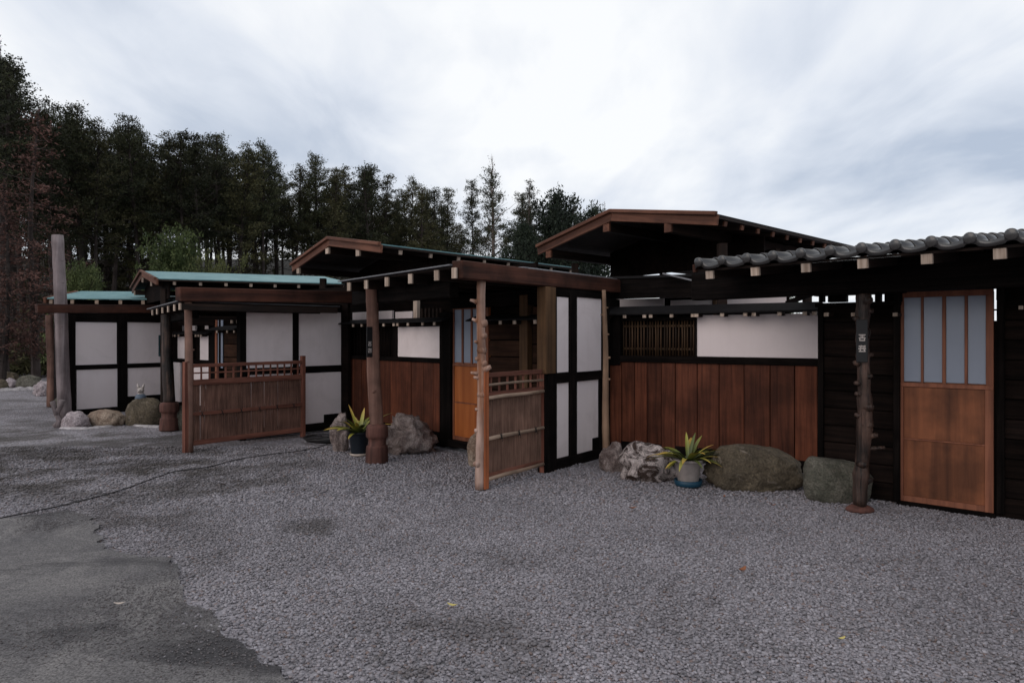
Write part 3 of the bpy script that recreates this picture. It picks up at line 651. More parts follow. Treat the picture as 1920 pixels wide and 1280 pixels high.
for px in (1549, 1600, 1678, 1914): prect("rafter", D, DPf, px - 4.2, px + 4.2, 586.5 if px < 1800 else 573, 592.5 if px < 1800 else 580, .021, .169, M['rafter'], 0)
dd = sliding_door(D, DP, (1688, 1863), 549, 720, 950, 829, [(1694, 1726), (1731, 1766), (1773, 1808), (1814, 1848)], 'door4', right_stile=.062)

# board wall with lattice window and plaster panel
S4 = [1143, 1165, 1190, 1213, 1240, 1266, 1307, 1348, 1395, 1444, 1490, 1533]
board_row(D, BW4, S4, 682, 847, ['board', 'board', 'board2'])
pbox("plinth", D, BW4, BW4.u(1140), BW4.u(1538), .0, .05, 0, .17, M['dark_h'])
hbeam(D, BW4, 1140, 1537, 669, 682)
vpost(D, BW4, 1139, 1164, 592, 684); vpost(D, BW4, 1134, 1143.5, 560, 850, y0=-.02, y1=.3)
prect("plaster_panel", D, BW4, 1306, 1534, 589, 670, .01, .05, M['plaster'], .002)
vpost(D, BW4, 1302, 1306.5, 592, 670, y0=-.01); hbeam(D, BW4, 1165, 1303, 593, 601)
wall_backing(D, BW4, 1142, 1305, BW4.z(1230, 590), "window_backing", .09)
wall_backing(D, BW4, 1300, 1560, BW4.z(1430, 590), "wall_backing", .055)
for i in range(25):
    px = 1167.5 + i * 5.5 + R.uniform(-.8, .8); pm = BW4.u(px)
    bm = bmesh.new(); zt_, zb_ = BW4.z(px, 599), BW4.z(px, 667)
    add_tube(bm, [(0, 0, zb_), (R.uniform(-.004, .004), 0, (zt_ + zb_) / 2), (R.uniform(-.004, .004), 0, zt_)], .0095, 7)
    a = BW4.at(pm, .02); link("lattice_bar", to_mesh(bm), M['cane_dark'], D, (a.x, a.y, 0), 0, True)
for y_ in (609, 652): hbeam(D, BW4, 1166, 1303, y_, y_ + 4, 'cane_dark', .03, .045, "lattice_rail")
BWf = Plane(BW4.at(0, -.16), BW4.at(1, -.16))
us4 = [BWf.u(p) for p in (1137, 1170, 1207, 1219, 1258, 1298, 1305, 1353, 1396.5, 1412.7, 1461, 1508, 1526)]
mini_roof(D, BW4, BW4.u(1130), BW4.u(1541), BW4.z(1334, 572) + .01, BWf.z(1334, 584), .19, us=us4, psize=.044)
# white plaster strip of the inner wall showing above the coping
IW = Plane(BW4.at(-.2, .9), BW4.at(3, 1.35))
for a, c, t, q in ((1153, 1245, 560, 584), (1257, 1338, 562, 584), (1362, 1474, 556, 580)):
    prect("plaster_panel", D, IW, a, c, t, q, 0, .04, M['plaster'], .002)
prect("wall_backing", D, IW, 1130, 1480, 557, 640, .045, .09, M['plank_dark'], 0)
# lower roof behind the board wall
LR = Plane(BW4.at(0, .10), BW4.at(1, .10)); zf = 2.25
slab_roof(D, "lower_roof", [LR.at(LR.u(1100)).to_3d() + Vector((0, 0, zf + .03)), LR.at(LR.u(1326)).to_3d() + Vector((0, 0, zf)), LR.at(LR.u(1326), 2.6).to_3d() + Vector((0, 0, zf - .02)), LR.at(LR.u(1100), 2.6).to_3d() + Vector((0, 0, zf + .03))], .03, M['darkroof'])
pbox("sky_block_board", D, LR, LR.u(1135), LR.u(1326), .02, .05, 1.98, zf - .01, M['dark_h'])  # dark board added to block the sky under the lower roof
beam("roof_edge", D, LR.at(LR.u(1240)).to_3d() + Vector((0, -.1, zf + .02)), LR.at(LR.u(1322)).to_3d() + Vector((0, -.1, zf - .13)), .05, .02, M['greysheet'], .003)
log_between("round_post", D, P3(1345.5, 640, 9.3), P3(1345.5, 512, 9.3), .07, .07, M['log_tan'], 12, .0)
beam("brace", D, P3(1476, 568, 8.3), P3(1560, 536, 7.2), .05, .05, M['dark_h'])

# gabled roof above the board wall
ze = 2.85
def at_h(px, py, z): Z = (z - EYE) * F / (HY - py); return Vector(((px - CX) / F * Z, Z, z))
R4 = at_h(1345, 403, ze); L4 = at_h(1014, 463, ze); m_ = (R4 + L4) / 2
def apex(px, py, a, b):
    r = (px - CX) / F; t = (r * a.y - a.x) / ((b.x - a.x) - r * (b.y - a.y)); p = a.lerp(b, t); p.z = HZ(py, p.y); return p
A4 = apex(1150, 398, L4, R4)
far4 = at_h(1625, 466, ze); sw4 = far4 - R4; sw4.z = 0; sw4 = sw4.normalized() * 4.6; sw4.z = -.02
gable_roof(D, L4, A4, R4, sw4, M['darkroof'], .12, 12, 'barge', pw=.12)
for f_, z0 in ((.45, 2.60),):          # tie beams and struts of the roof truss
    a = L4 + sw4 * f_; c = R4 + sw4 * f_
    beam("tie_beam", D, a.lerp(c, .06) - Vector((0, 0, .26)), a.lerp(c, .90) - Vector((0, 0, .22)), .10, .13, M['rafter'])
    ap = A4 + sw4 * f_
    beam("king_post", D, ap - Vector((0, 0, .50)), ap - Vector((0, 0, .10)), .09, .09, M['rafter'])
for f_ in (.10, .60):
    for t in (.10, .93):
        a = (L4.lerp(R4, t)) + sw4 * f_
        beam("roof_post", D, (a.x, a.y, 0.0), (a.x, a.y, 2.60), .10, .10, M['rafter'])
bm = bmesh.new(); q = sw4 * .30; o_ = L4 + q
vs = [bm.verts.new(v + q - o_) for v in (L4.lerp(R4, .08) - Vector((0, 0, .42)), L4.lerp(R4, .95) - Vector((0, 0, .40)), L4.lerp(R4, .95) + Vector((0, 0, -.02)), A4 - Vector((0, 0, .04)), L4.lerp(R4, .08) + Vector((0, 0, -.0)))]
bm.faces.new(vs); r_ = bmesh.ops.extrude_face_region(bm, geom=list(bm.faces)); bmesh.ops.translate(bm, verts=[v for v in r_['geom'] if isinstance(v, bmesh.types.BMVert)], vec=(.02, .03, 0))
bmesh.ops.recalc_face_normals(bm, faces=bm.faces)
link("gable_shade_sheet", to_mesh(bm), M['plank_dark'], D, o_, 0)  # dark sheet puts the shade of the open gable into colour

# tiled porch roof
T0 = at_h(1328, 497, 2.135); T5 = at_h(1873, 451, 2.135)
te = (T5 - T0).normalized(); tb = Vector((-te.y, te.x, 0)); tlen = (T5 - T0).length; sp = tlen / 5
slope = math.radians(6.0)
def tpt(s, d, z=0.0): p = T0 + te * s + tb * d; p.z += math.tan(slope) * d + z; return p
TW, TL = sp * 5 / 9.35, .27
def tile_mesh(eave):
    bm = bmesh.new(); n = 24; prof = []
    for i in range(n + 1):
        s = i / n
        if s < .34: z = .040 * math.sqrt(max(0, 1 - ((s - .17) / .17) ** 2)) + .006
        else: u = (s - .34) / .66; z = .006 - .024 * math.sin(math.pi * u ** .8)
        prof.append((s * TW * 1.0 + .001, z))
    L = TL * 1.08; th = .014; lip = .050 if eave else .014
    fr = [bm.verts.new((x, 0, z + .024)) for x, z in prof]; bk = [bm.verts.new((x, L, z + .024 + (-.016))) for x, z in prof]
    fl = [bm.verts.new((x, 0, (z + .024 - lip) if not eave else z * .45 - .026)) for x, z in prof]
    fl2 = [bm.verts.new((x, .02, (z + .024 - lip) if not eave else z * .45 - .026)) for x, z in prof]
    bl = [bm.verts.new((x, .02, z + .024 - th)) for x, z in prof]; bb = [bm.verts.new((x, L, z + .024 - th - .016)) for x, z in prof]
    rows = [bk, fr, fl, fl2, bl, bb]
    for a, b in zip(rows, rows[1:]):
        for k in range(n): bm.faces.new((a[k], a[k + 1], b[k + 1], b[k]))
    if eave:                                      # round end disc under the roll
        c = (TW * .18, 0, .034)
        for y_, r_ in ((-.016, .040),):
            ring0 = [bm.verts.new((c[0] + r_ * math.cos(t), .0, c[2] + r_ * math.sin(t))) for t in [2 * math.pi * k / 18 for k in range(18)]]
            ring1 = [bm.verts.new((c[0] + r_ * math.cos(t), y_, c[2] + r_ * math.sin(t))) for t in [2 * math.pi * k / 18 for k in range(18)]]
            ring2 = [bm.verts.new((c[0] + r_ * .8 * math.cos(t), y_ - .006, c[2] + r_ * .8 * math.sin(t))) for t in [2 * math.pi * k / 18 for k in range(18)]]
            for A_, B_ in ((ring0, ring1), (ring1, ring2)):
                for k in range(18): bm.faces.new((A_[k], A_[(k + 1) % 18], B_[(k + 1) % 18], B_[k]))
            bm.faces.new(ring2)
    bmesh.ops.recalc_face_normals(bm, faces=bm.faces)
    me = to_mesh(bm); me.materials.append(M['tile']); me.polygons.foreach_set("use_smooth", [True] * len(me.polygons))
    return me
tme, tmi = tile_mesh(True), tile_mesh(False)
s_first = -.5 * TW
for j in range(9):
    for i in range(17):
        me = tme if j == 0 else tmi
        p = tpt(s_first + i * TW, j * TL - .03)
        o = link("roof_tile", me, None, D, p, math.atan2(te.y, te.x))
        o.rotation_euler = (o.rotation_euler.to_matrix() @ Matrix.Rotation(slope + R.uniform(-.006, .006), 3, 'X')).to_euler()
slab_roof(D, "roof_deck", [tpt(s_first - .02, .02, -.032), tpt(s_first + 17 * TW, .02, -.032), tpt(s_first + 17 * TW, 2.5, -.032), tpt(s_first - .02, 2.5, -.032)], .02, M['rafter'])
for k in range(0, 9):
    c = tpt(k * sp, .015, -.052 - .036)
    c2 = tpt(k * sp, 2.4, -.052 - .036)
    beam("rafter_end", D, c, c.lerp(c2, .012), .074, .072, M['endgrain'], .002)
    beam("rafter", D, c.lerp(c2, .0125), c2, .072, .070, M['rafter'], 0)
beam("verge_board", D, tpt(s_first - .02, -.02, -.02), tpt(s_first - .02, 2.4, -.02), .03, .07, M['beam'])
PW = G(1612, 958)
bb0 = PW.to_3d() - te * 1.62; bb1 = PW.to_3d() + te * 3.0
bb0.z = bb1.z = 2.0
beam("porch_beam", D, bb0, bb1, .15, .27, M['dark_h'], .01)
wp0 = DP.at(DP.u(1690), .03).to_3d(); wp1 = DP.at(DP.u(2320), .03).to_3d()
beam("wall_plate", D, wp0 + Vector((0, 0, 2.22)), wp1 + Vector((0, 0, 2.22)), .10, .26, M['dark_h'])
# gnarled front post on its red stone foot
log_between("porch_post", D, (PW.x, PW.y, .03), (PW.x + .035, PW.y, 1.90), .060, .052, M['log_dark'], 16, .028,
            [(.12, 0, .04, .028), (.20, -1.9, .02, .030), (.27, -.3, .11, .016), (.33, -.3, .05, .024), (.38, -1.2, .015, .030), (.42, 3.2, .03, .020), (.46, -1.4, .035, .030), (.52, 3.3, .03, .02), (.57, 3.3, .035, .020), (.60, -1.2, .025, .020), (.66, 3.2, .03, .022), (.70, -.1, .03, .02), (.80, -1.5, .028, .040), (.86, 3.3, .03, .022), (.90, -.2, .03, .025), (.95, -1.0, .02, .035)], .14, 26)
bm = bmesh.new(); bmesh.ops.create_icosphere(bm, subdivisions=3, radius=1)
for v in bm.verts:
    v.co = Vector((v.co.x * .115, v.co.y * .09, max(-.3, v.co.z) * .045)); v.co += v.co.normalized() * mnoise.noise(v.co * 25) * .012
link("stone_foot", to_mesh(bm), M['stump'], D, (PW.x, PW.y, .015), 0, True)
# thin pole at the corner of the white wall
p_ = G(1138, 879)
log_between("corner_pole", D, (p_.x, p_.y, 0), (p_.x - .035, p_.y, 2.02), .046, .022, M['log_tan'], 12, .012,
            [(.055, -1.6, .012, .03), (.5, -.3, .02, .012), (.62, -.2, .022, .014), (.75, -.4, .015, .01), (.86, 2.9, .02, .009), (.9, 0, .02, .01)], .05, 18)

def glyph_sign(name, pl_at, ang, w, h, label, cells, parent_cat="sign", mat='black'):
    s = thing(name, pl_at, label, parent_cat, rz=ang)
    bm = bmesh.new(); add_box(bm, -w / 2, w / 2, -.012, 0, -h / 2, h / 2, .003)
    link("board", to_mesh(bm), M[mat], s, pl_at, ang)
    for cz, strokes, sz in cells:
        bm = bmesh.new()
        for x0, z0, x1, z1, t in strokes:
            x0, x1 = x0 * sz, x1 * sz; z0, z1 = z0 * sz, z1 * sz
            d = Vector((x1 - x0, 0, z1 - z0)); n = Vector((-d.z, 0, d.x)).normalized() * t * sz
            vs = [bm.verts.new(Vector((x0, -.016, z0 + cz)) + n), bm.verts.new(Vector((x1, -.016, z1 + cz)) + n), bm.verts.new(Vector((x1, -.016, z1 + cz)) - n), bm.verts.new(Vector((x0, -.016, z0 + cz)) - n)]
            f = bm.faces.new(vs); r2 = bmesh.ops.extrude_face_region(bm, geom=[f]); bmesh.ops.translate(bm, verts=[v for v in r2['geom'] if isinstance(v, bmesh.types.BMVert)], vec=(0, .0035, 0))
        bmesh.ops.recalc_face_normals(bm, faces=bm.faces)
        link("lettering", to_mesh(bm), M['ink'], s, pl_at, ang)
    return s
ROW = [(-.5, .42, .5, .42, .07), (-.35, .15, .35, .15, .06), (-.5, -.12, .5, -.12, .07), (0, .5, 0, -.12, .06), (-.4, -.5, .42, -.5, .08), (-.3, -.12, -.38, -.5, .06), (.3, -.12, .38, -.5, .06)]
TSU = [(-.45, .35, .45, .35, .08), (-.5, .0, .5, .0, .08), (-.1, .5, -.3, -.45, .07), (.1, .2, .4, -.45, .08), (-.45, -.4, .35, -.4, .07), (.35, .5, .35, 0, .05)]
sgn = glyph_sign("name_board", P3(1616, 639, PW.y - .085), -.3, .088, .36, "narrow black name board with pale characters nailed to the gnarled post", [(.03, ROW, .052), (-.065, TSU, .058)])

# ================================================================== BUILDING C (third, plaster corner and bright cedar door)
C_ = thing("timber_house", G(900, 850), "timber house in the middle with a bright orange cedar door and white plaster corner wall", "house", "low timber houses joined in a row")
W3 = Plane(G(1022, 885), G(1130, 855)); FL = Plane(G(908, 916), G(1022, 884)); BW3 = Plane(G(650, 802), G(830, 838))
# plaster corner wall
for a, c, t, q in ((1040, 1066, 557, 698), (1079, 1128, 558, 696.5), (1041, 1066, 716, 857)): panel(C_, W3, a, c, t, q)
bm = bmesh.new(); pm = 1098; zt, zn, zb = W3.z(pm, 713), W3.z(1116, 820), W3.z(pm, 849); u0, u1, u2 = W3.u(1079.5), W3.u(1110.5), W3.u(1122)
vs = [bm.verts.new(v) for v in ((u0, 0, zb), (u1, 0, zb), (u1, 0, zn), (u2, 0, zn), (u2, 0, zt), (u0, 0, zt))]
f = bm.faces.new(vs); r_ = bmesh.ops.extrude_face_region(bm, geom=[f]); bmesh.ops.translate(bm, verts=[v for v in r_['geom'] if isinstance(v, bmesh.types.BMVert)], vec=(0, .04, 0)); bmesh.ops.recalc_face_normals(bm, faces=bm.faces)
link("plaster_panel", to_mesh(bm), M['plaster'], C_, (W3.A.x, W3.A.y, 0), W3.ang)
vpost(C_, W3, 1066, 1079, 540, 882); vpost(C_, W3, 1036, 1040.5, 540, 884, y0=-.03); 
prect("lower_dark_panel", C_, W3, 1023, 1036.5, 700, 884, -.035, .06, M['dark_v'])  # lower part of the corner post, darker than above
vpost(C_, W3, 1127, 1141, 555, 716, y0=-.02); vpost(C_, W3, 1121.5, 1128, 712, 862, y0=-.018)
hbeam(C_, W3, 1040, 1130, 697, 714.5, y0=-.022); hbeam(C_, W3, 1040, 1141, 536, 557.5, y0=-.022)
hbeam(C_, W3, 1040, 1128, 850, 876, y0=-.03); prect("timber_block", C_, W3, 1110.5, 1124, 821, 852, -.016, .05, M['dark_h'])
wall_backing(C_, W3, 1030, 1141, 2.05, "wall_backing", .045)
prect("corner_post", C_, W3, 1016.5, 1035.5, 538, 700, -.05, .07, M['brownpost'])
prect("corner_post_foot", C_, W3, 1018, 1035.5, 700, 884, -.03, .07, M['dark_v'])
# board wall
S3 = [650, 664, 678, 693, 712, 732, 751, 771, 793, 812, 829]
board_row(C_, BW3, S3, 676, 806, ['board2', 'board2', 'board'])
pbox("plinth", C_, BW3, BW3.u(648), BW3.u(832), .0, .05, 0, .20, M['dark_h'])
hbeam(C_, BW3, 648, 832, 669, 676.5); hbeam(C_, BW3, 648, 832, 604, 613)
prect("plaster_panel", C_, BW3, 744.5, 827, 612, 670, .01, .05, M['plaster'], .002)
vpost(C_, BW3, 738, 745, 612, 670, y0=-.01)
prect("timber_post", C_, BW3, 827, 848, 585, 836, -.03, .09, M['dark_v'])
wall_backing(C_, BW3, 646, 850, BW3.z(740, 604), "wall_backing", .06)
for i in range(15):
    px = 657 + i * 5.6; zt_, zb_ = BW3.z(px, 613), BW3.z(px, 670); bm = bmesh.new(); add_tube(bm, [(0, 0, zb_), (0, 0, zt_)], .010, 7)
    a = BW3.at(BW3.u(px), .02); link("lattice_bar", to_mesh(bm), M['dark_v'], C_, (a.x, a.y, 0), 0, True)
BW3f = Plane(BW3.at(0, -.17), BW3.at(1, -.17))
mini_roof(C_, BW3, BW3.u(640), BW3.u(846), BW3.z(740, 597), BW3f.z(740, 603), .19, us=[BW3f.u(p) for p in (659, 675, 716, 735, 742, 761.5, 789, 811)], psize=.046)
IW3 = Plane(BW3.at(0, .7), BW3.at(1, .7))
for a, c in ((661, 735), (741, 773)): prect("plaster_panel", C_, IW3, a, c, 584, 604, 0, .04, M['plaster'], .002)
prect("king_post", C_, Plane(BW3.at(0, .3), BW3.at(1, .3)), 774.5, 781.5, 560, 600, 0, .06, M['endgrain'])
for i in range(7): prect("lattice_bar", C_, IW3, 785 + i * 7, 788 + i * 7, 578, 602, -.03, .0, M['rafter'], 0)
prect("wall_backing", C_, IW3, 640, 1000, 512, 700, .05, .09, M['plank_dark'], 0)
# cedar door and the plank side wall right of it
sliding_door(C_, BW3, (848, 914), 575, 682, 829, 757, [(850, 864), (867, 881), (884, 898)], 'door3', right_stile=.03)
prect("door_sill", C_, BW3, 846, 918, 829.5, 842, -.06, .08, M['dark_h'])
prect("timber_rail", C_, BW3, 846, 1018, 548, 575, -.02, .08, M['dark_h'])
for i in range(7):
    z0, z1 = BW3.z(960, 606 + i * 32 + 31), BW3.z(960, 606 + i * 32)
    pbox("wall_plank", C_, BW3, BW3.u(914.5), BW3.u(976.5), .02, .04, z0 + .004, z1 - .004, M['plank_umber'], .003)
prect("side_post", C_, BW3, 977, 992, 553, 840, -.03, .08, M['brownpost'])
for i in range(7):
    z0, z1 = BW3.z(1005, 574 + i * 36 + 35), BW3.z(1005, 574 + i * 36)
    pbox("wall_plank", C_, BW3, BW3.u(996), BW3.u(1018), .02, .04, z0 + .004, z1 - .004, M['plank_umber'], .003)
mini_roof(C_, BW3, BW3.u(889), BW3.u(1029), BW3.z(960, 590), BW3f.z(960, 597.5), .17, us=[BW3f.u(p) for p in (905, 932, 958.5, 997.5)], psize=.046)
wall_backing(C_, BW3, 914, 1022, 1.85, "wall_backing", .05)
# long porch beam, its posts
ub = FL.u(857); zb_, zt_ = FL.z(857, 522.5), FL.z(857, 488.5)
b0 = FL.at(ub, .0).to_3d(); b1 = FL.at(FL.u(1315), .02).to_3d(); hb = zt_ - zb_
b0.z = b1.z = (zb_ + zt_) / 2; b1.z += .045
beam("porch_beam", C_, b0, b1, .14, hb, M['beam'], .008)
pp = G(905, 916)
pp = G(899, 917)
log_between("porch_post", C_, (pp.x, pp.y, 0), (pp.x + .018, pp.y + .02, zb_ + .02), .044, .042, M['log_white'], 18, .012,
            [(.80, 3.3, .045, .017), (.89, 3.4, .065, .018), (.79, -.2, .022, .034), (.73, -.3, .014, .028), (.62, 3.5, .020, .022), (.57, -.2, .050, .028), (.55, 3.3, .065, .017), (.53, 3.5, .04, .016), (.60, -.5, .015, .026), (.28, 3.5, .02, .020), (.12, 3.6, .02, .026), (.38, 3.4, .02, .016), (.70, 3.6, .03, .016), (.66, -1.3, .008, .03), (.45, -1.5, .006, .028)], .045, 26)
p7 = G(707, 866)
log_between("porch_post", C_, (p7.x, p7.y, .30), (p7.x - .07, p7.y, 2.12), .083, .070, M['log'], 18, .015, [(.3, -1.5, .006, .03), (.55, -1.8, .005, .025)], .03, 18)
def stump_base(parent, c, h, r, name="post_base"):
    prof = [(r * 1.06, 0), (r * 1.06, h * .03), (r * .98, h * .40), (r * .96, h * .43), (r * .80, h * .45), (r * .82, h * .60), (r * .83, h * .62), (r * 1.0, h * .66), (r * 1.02, h * .70), (r * 1.02, h * .90), (r * .93, h * .97), (r * .6, h), (0.0001, h)]
    bm = bmesh.new(); add_lathe(bm, prof, 30)
    for v in bm.verts: v.co.x += mnoise.noise(v.co * 9 + Vector((c.x, 0, 0))) * .010; v.co.y += mnoise.noise(v.co * 8 + Vector((5, c.x, 0))) * .010
    return link(name, to_mesh(bm), M['stump'], parent, (c.x, c.y, 0), 0, True)
stump_base(C_, p7, .46, .128)
# porch roof
E1 = b0.copy() - Vector(FL.d.to_3d()) * 0 + Vector((-.07, 0, 0)); E1.z = HZ(495, E1.y)
E0 = at_h(633, 526.5, E1.z)
vd = FL.d.to_3d()
porch_roof(C_, E0, E1, vd * 2.9 + Vector((0, 0, .02)), rx=(651, 683, 722, 766, 815, 848), psz=(.058, .100))
for k, (o1, o2) in enumerate(((0.10, .030), (.35, .060))):
    beam("roof_lap", C_, b0 + vd * 1.2 + Vector((-.02 - o1 * .3, 0, hb / 2 + o2 * .5)), b0 + vd * 4.6 + Vector((-.02 - o1 * .3, 0, hb / 2 + o2 * .5 + .03)), .12, .012, M['greysheet'], .003)
lb = (E0 + Vector((.15, .35, -.20)), E1 + Vector((-.0, .55, -.20)))
beam("porch_beam", C_, lb[0], lb[1], .12, .16, M['dark_h'], .008)
# gable roof
ze3 = 2.72
R3, L3 = at_h(717, 459, ze3), at_h(553, 497, ze3); A3 = apex(622, 448, L3, R3)
f3 = at_h(1000, 493, ze3) - R3; f3.z = 0; f3 = f3.normalized() * 4.4
gable_roof(C_, L3, A3, R3, f3, M['teal'], .11, 8, 'endgrain')
for f_ in (.10, .5):
    a = L3 + f3 * f_; c = R3 + f3 * f_
    if f_ > .3:     beam("tie_beam", C_, a.lerp(c, .06) - Vector((0, 0, .24)), a.lerp(c, .97) - Vector((0, 0, .24)), .12, .15, M['rafter'])
    for t in ((.08,) if f_ < .3 else (.08, .95)): p_ = a.lerp(c, t); beam("roof_post", C_, (p_.x, p_.y, 0), (p_.x, p_.y, 2.5), .10, .10, M['rafter'])
def gable_fill(b, L, A, R_, S, fr, drop, mat):
    bm = bmesh.new(); q = S * fr; o_ = L + q
    vs = [bm.verts.new(v + q - o_) for v in (L.lerp(R_, .06) - Vector((0, 0, drop)), L.lerp(R_, .96) - Vector((0, 0, drop)), L.lerp(R_, .96) - Vector((0, 0, .04)), A - Vector((0, 0, .05)), L.lerp(R_, .06) - Vector((0, 0, .03)))]
    bm.faces.new(vs); r_ = bmesh.ops.extrude_face_region(bm, geom=list(bm.faces)); bmesh.ops.translate(bm, verts=[v for v in r_['geom'] if isinstance(v, bmesh.types.BMVert)], vec=(.02, .03, 0))
    bmesh.ops.recalc_face_normals(bm, faces=bm.faces); link("gable_shade_sheet", to_mesh(bm), mat, b, o_, 0)  # dark sheet stands for the shade in the void under the roof
gable_fill(C_, L3, A3, R3, f3, .28, .62, M['plank_dark'])
glyph_sign("hanging_sign", P3(692, 641, p7.y - .09), .9, .085, .36, "slim black sign board with pale characters on the round log post", [(-.02, ROW, .05), (-.10, TSU, .055)])
gt = thing("green_tag", P3(1045, 530.5, FL.Z(1045) - .08), "small bright green tag stuck on the long porch beam", "tag")
bm = bmesh.new(); add_box(bm, -.032, .032, -.004, .004, -.009, .009, .003); link("tag_strip", to_mesh(bm), M['green_tag'], gt, gt.location, FL.ang)

# ================================================================== BUILDING B (second)
B_ = thing("timber_house", G(450, 800), "timber house with a teal gabled roof behind the long reed fence panel", "house", "low timber houses joined in a row")
W2 = Plane(G(450, 825), G(650, 802)); FB = Plane(G(350, 848), G(572, 818)); PB = Plane(G(300, 757), G(455, 785))
for a, c, t, q in ((460, 549, 583, 690), (558.5, 646, 583, 690), (466, 552, 700, 800)): panel(B_, W2, a, c, t, q)
bm = bmesh.new(); zt, zn, zb = W2.z(610, 698), W2.z(628, 775), W2.z(590, 797); u0, u1, u2 = W2.u(560), W2.u(607), W2.u(648)
vs = [bm.verts.new(v) for v in ((u0, 0, zb), (u1, 0, zb), (u1, 0, zn), (u2, 0, zn), (u2, 0, zt), (u0, 0, zt))]
f = bm.faces.new(vs); r_ = bmesh.ops.extrude_face_region(bm, geom=[f]); bmesh.ops.translate(bm, verts=[v for v in r_['geom'] if isinstance(v, bmesh.types.BMVert)], vec=(0, .04, 0)); bmesh.ops.recalc_face_normals(bm, faces=bm.faces)
link("plaster_panel", to_mesh(bm), M['plaster'], B_, (W2.A.x, W2.A.y, 0), W2.ang)
vpost(B_, W2, 449, 460.5, 570, 825); vpost(B_, W2, 548.5, 559, 570, 812); vpost(B_, W2, 646, 653, 572, 802)
hbeam(B_, W2, 450, 652, 568, 583.5); hbeam(B_, W2, 458, 650, 687, 698.5); hbeam(B_, W2, 455, 650, 797, 812, y0=-.03); prect("timber_block", B_, W2, 607, 650, 776.5, 799, -.015, .05, M['dark_h'])
wall_backing(B_, W2, 450, 652, 2.0, "wall_backing", .045)
# inner front wall
for a, c, t, q in ((333, 346, 630, 672), (375, 393, 629, 675), (322, 337, 679, 752), (362, 392, 683, 760)): panel(B_, PB, a, c, t, q)
for a, c, t, q in ((317, 331, 598, 620), (337, 366, 601, 620), (384, 392, 600, 617)): panel(B_, Plane(PB.at(0, .4), PB.at(1, .4)), a, c, t, q)
hbeam(B_, PB, 305, 400, 673, 679); vpost(B_, PB, 393, 405, 575, 770); vpost(B_, PB, 346, 362, 625, 760, y0=.0)
prect("timber_rail", B_, PB, 300, 455, 566, 600, .45, .5, M['dark_h'])
wall_backing(B_, PB, 298, 470, PB.z(380, 628), "wall_backing", .05); wall_backing(B_, PB, 298, 600, 2.3, "wall_backing", .5)
PBf = Plane(PB.at(0, -.15), PB.at(1, -.15))
mini_roof(B_, PB, PB.u(312), PB.u(400), PB.z(360, 621), PBf.z(360, 625), .17, us=[PBf.u(p) for p in (320, 325, 332, 364, 369, 374)], psize=.05)
for a, c in ((408.5, 411.5), (414, 417.5)): prect("pane", B_, PB, a, c, 600, 690, .0, .01, M['pane'], 0)
prect("door_stile", B_, PB, 404, 408, 600, 760, -.02, .03, M['mull']); prect("door_stile", B_, PB, 411.7, 413.8, 600, 760, -.02, .03, M['dark_v'])
for i in range(6):
    z0, z1 = PB.z(436, 620 + i * 25 + 24), PB.z(436, 620 + i * 25); pbox("wall_plank", B_, PB, PB.u(419), PB.u(456), .01, .03, z0, z1 - .006, M['plank_umber'], .003)
mini_roof(B_, PB, PB.u(402), PB.u(452), PB.z(430, 610), PBf.z(430, 617), .17, us=[PBf.u(p) for p in (404, 423, 436)], psize=.05)
for px in (434, 445): prect("rafter_end", B_, PBf, px - 2, px + 2, 600, 606, 0, .02, M['endgrain'], .001)
# porch beam, posts, porch roof
ub = FB.u(333.5); zb_, zt_ = FB.z(333.5, 565), FB.z(333.5, 538.5)
b0 = FB.at(ub).to_3d(); b1 = FB.at(FB.u(655)).to_3d(); b0.z = (zb_ + zt_) / 2; b1.z = (HZ(545, b1.y) + HZ(570, b1.y)) / 2
beam("porch_beam", B_, b0, b1, .14, zt_ - zb_, M['beam'], .008)
pp = FB.at(FB.u(355), -.0)
log_between("porch_post", B_, (pp.x, pp.y, 0), (pp.x - .015, pp.y, zb_ + .02), .050, .046, M['log'], 14, .008, [(.66, 2.6, .02, .012), (.67, .4, .02, .012), (.6, -1.4, .012, .016)], .03, 14)
p3 = G(318, 806)
log_between("porch_post", B_, (p3.x, p3.y, .38), (p3.x - .06, p3.y, 2.0), .088, .076, M['log_dark'], 16, .015, [], .03, 14)
stump_base(B_, p3, .45, .140)
E1 = b0.copy() + Vector((-.02, 0, 0)); E1.z = HZ(563.5, E1.y); E0 = at_h(275, 578.5, E1.z)
porch_roof(B_, E0, E1, FB.d.to_3d() * 2.6 + Vector((0, 0, .02)), rx=(282.5, 291, 301, 311.5, 323, 333), psz=(.036, .085))
beam("porch_beam", B_, E0 + Vector((.15, .4, -.16)), E1 + Vector((0, .5, -.14)), .12, .14, M['dark_h'], .008)
ze2 = 2.55
R2, L2 = at_h(298, 523, ze2), at_h(252, 540, ze2); A2 = apex(271, 509, L2, R2)
f2 = at_h(650, 532.5, ze2) - R2; f2.z = 0; f2 = f2.normalized() * (f2.length + .15)
gable_roof(B_, L2, A2, R2, f2, M['teal'], .11, 8, 'endgrain')
gable_fill(B_, L2, A2, R2, f2, .05, .35, M['plank_dark'])
pbox("eave_wall", B_, Plane(R2.xy - f2.xy.normalized() * 0 , (R2 + f2).xy), .3, f2.length, .25, .3, 1.7, 2.45, M['plank_dark'], 0)
for t in (.05, .5, .93):
    p_ = R2 + f2 * t; beam("roof_post", B_, (p_.x - .25, p_.y + .3, 0), (p_.x - .25, p_.y + .3, 2.4), .1, .1, M['rafter'])

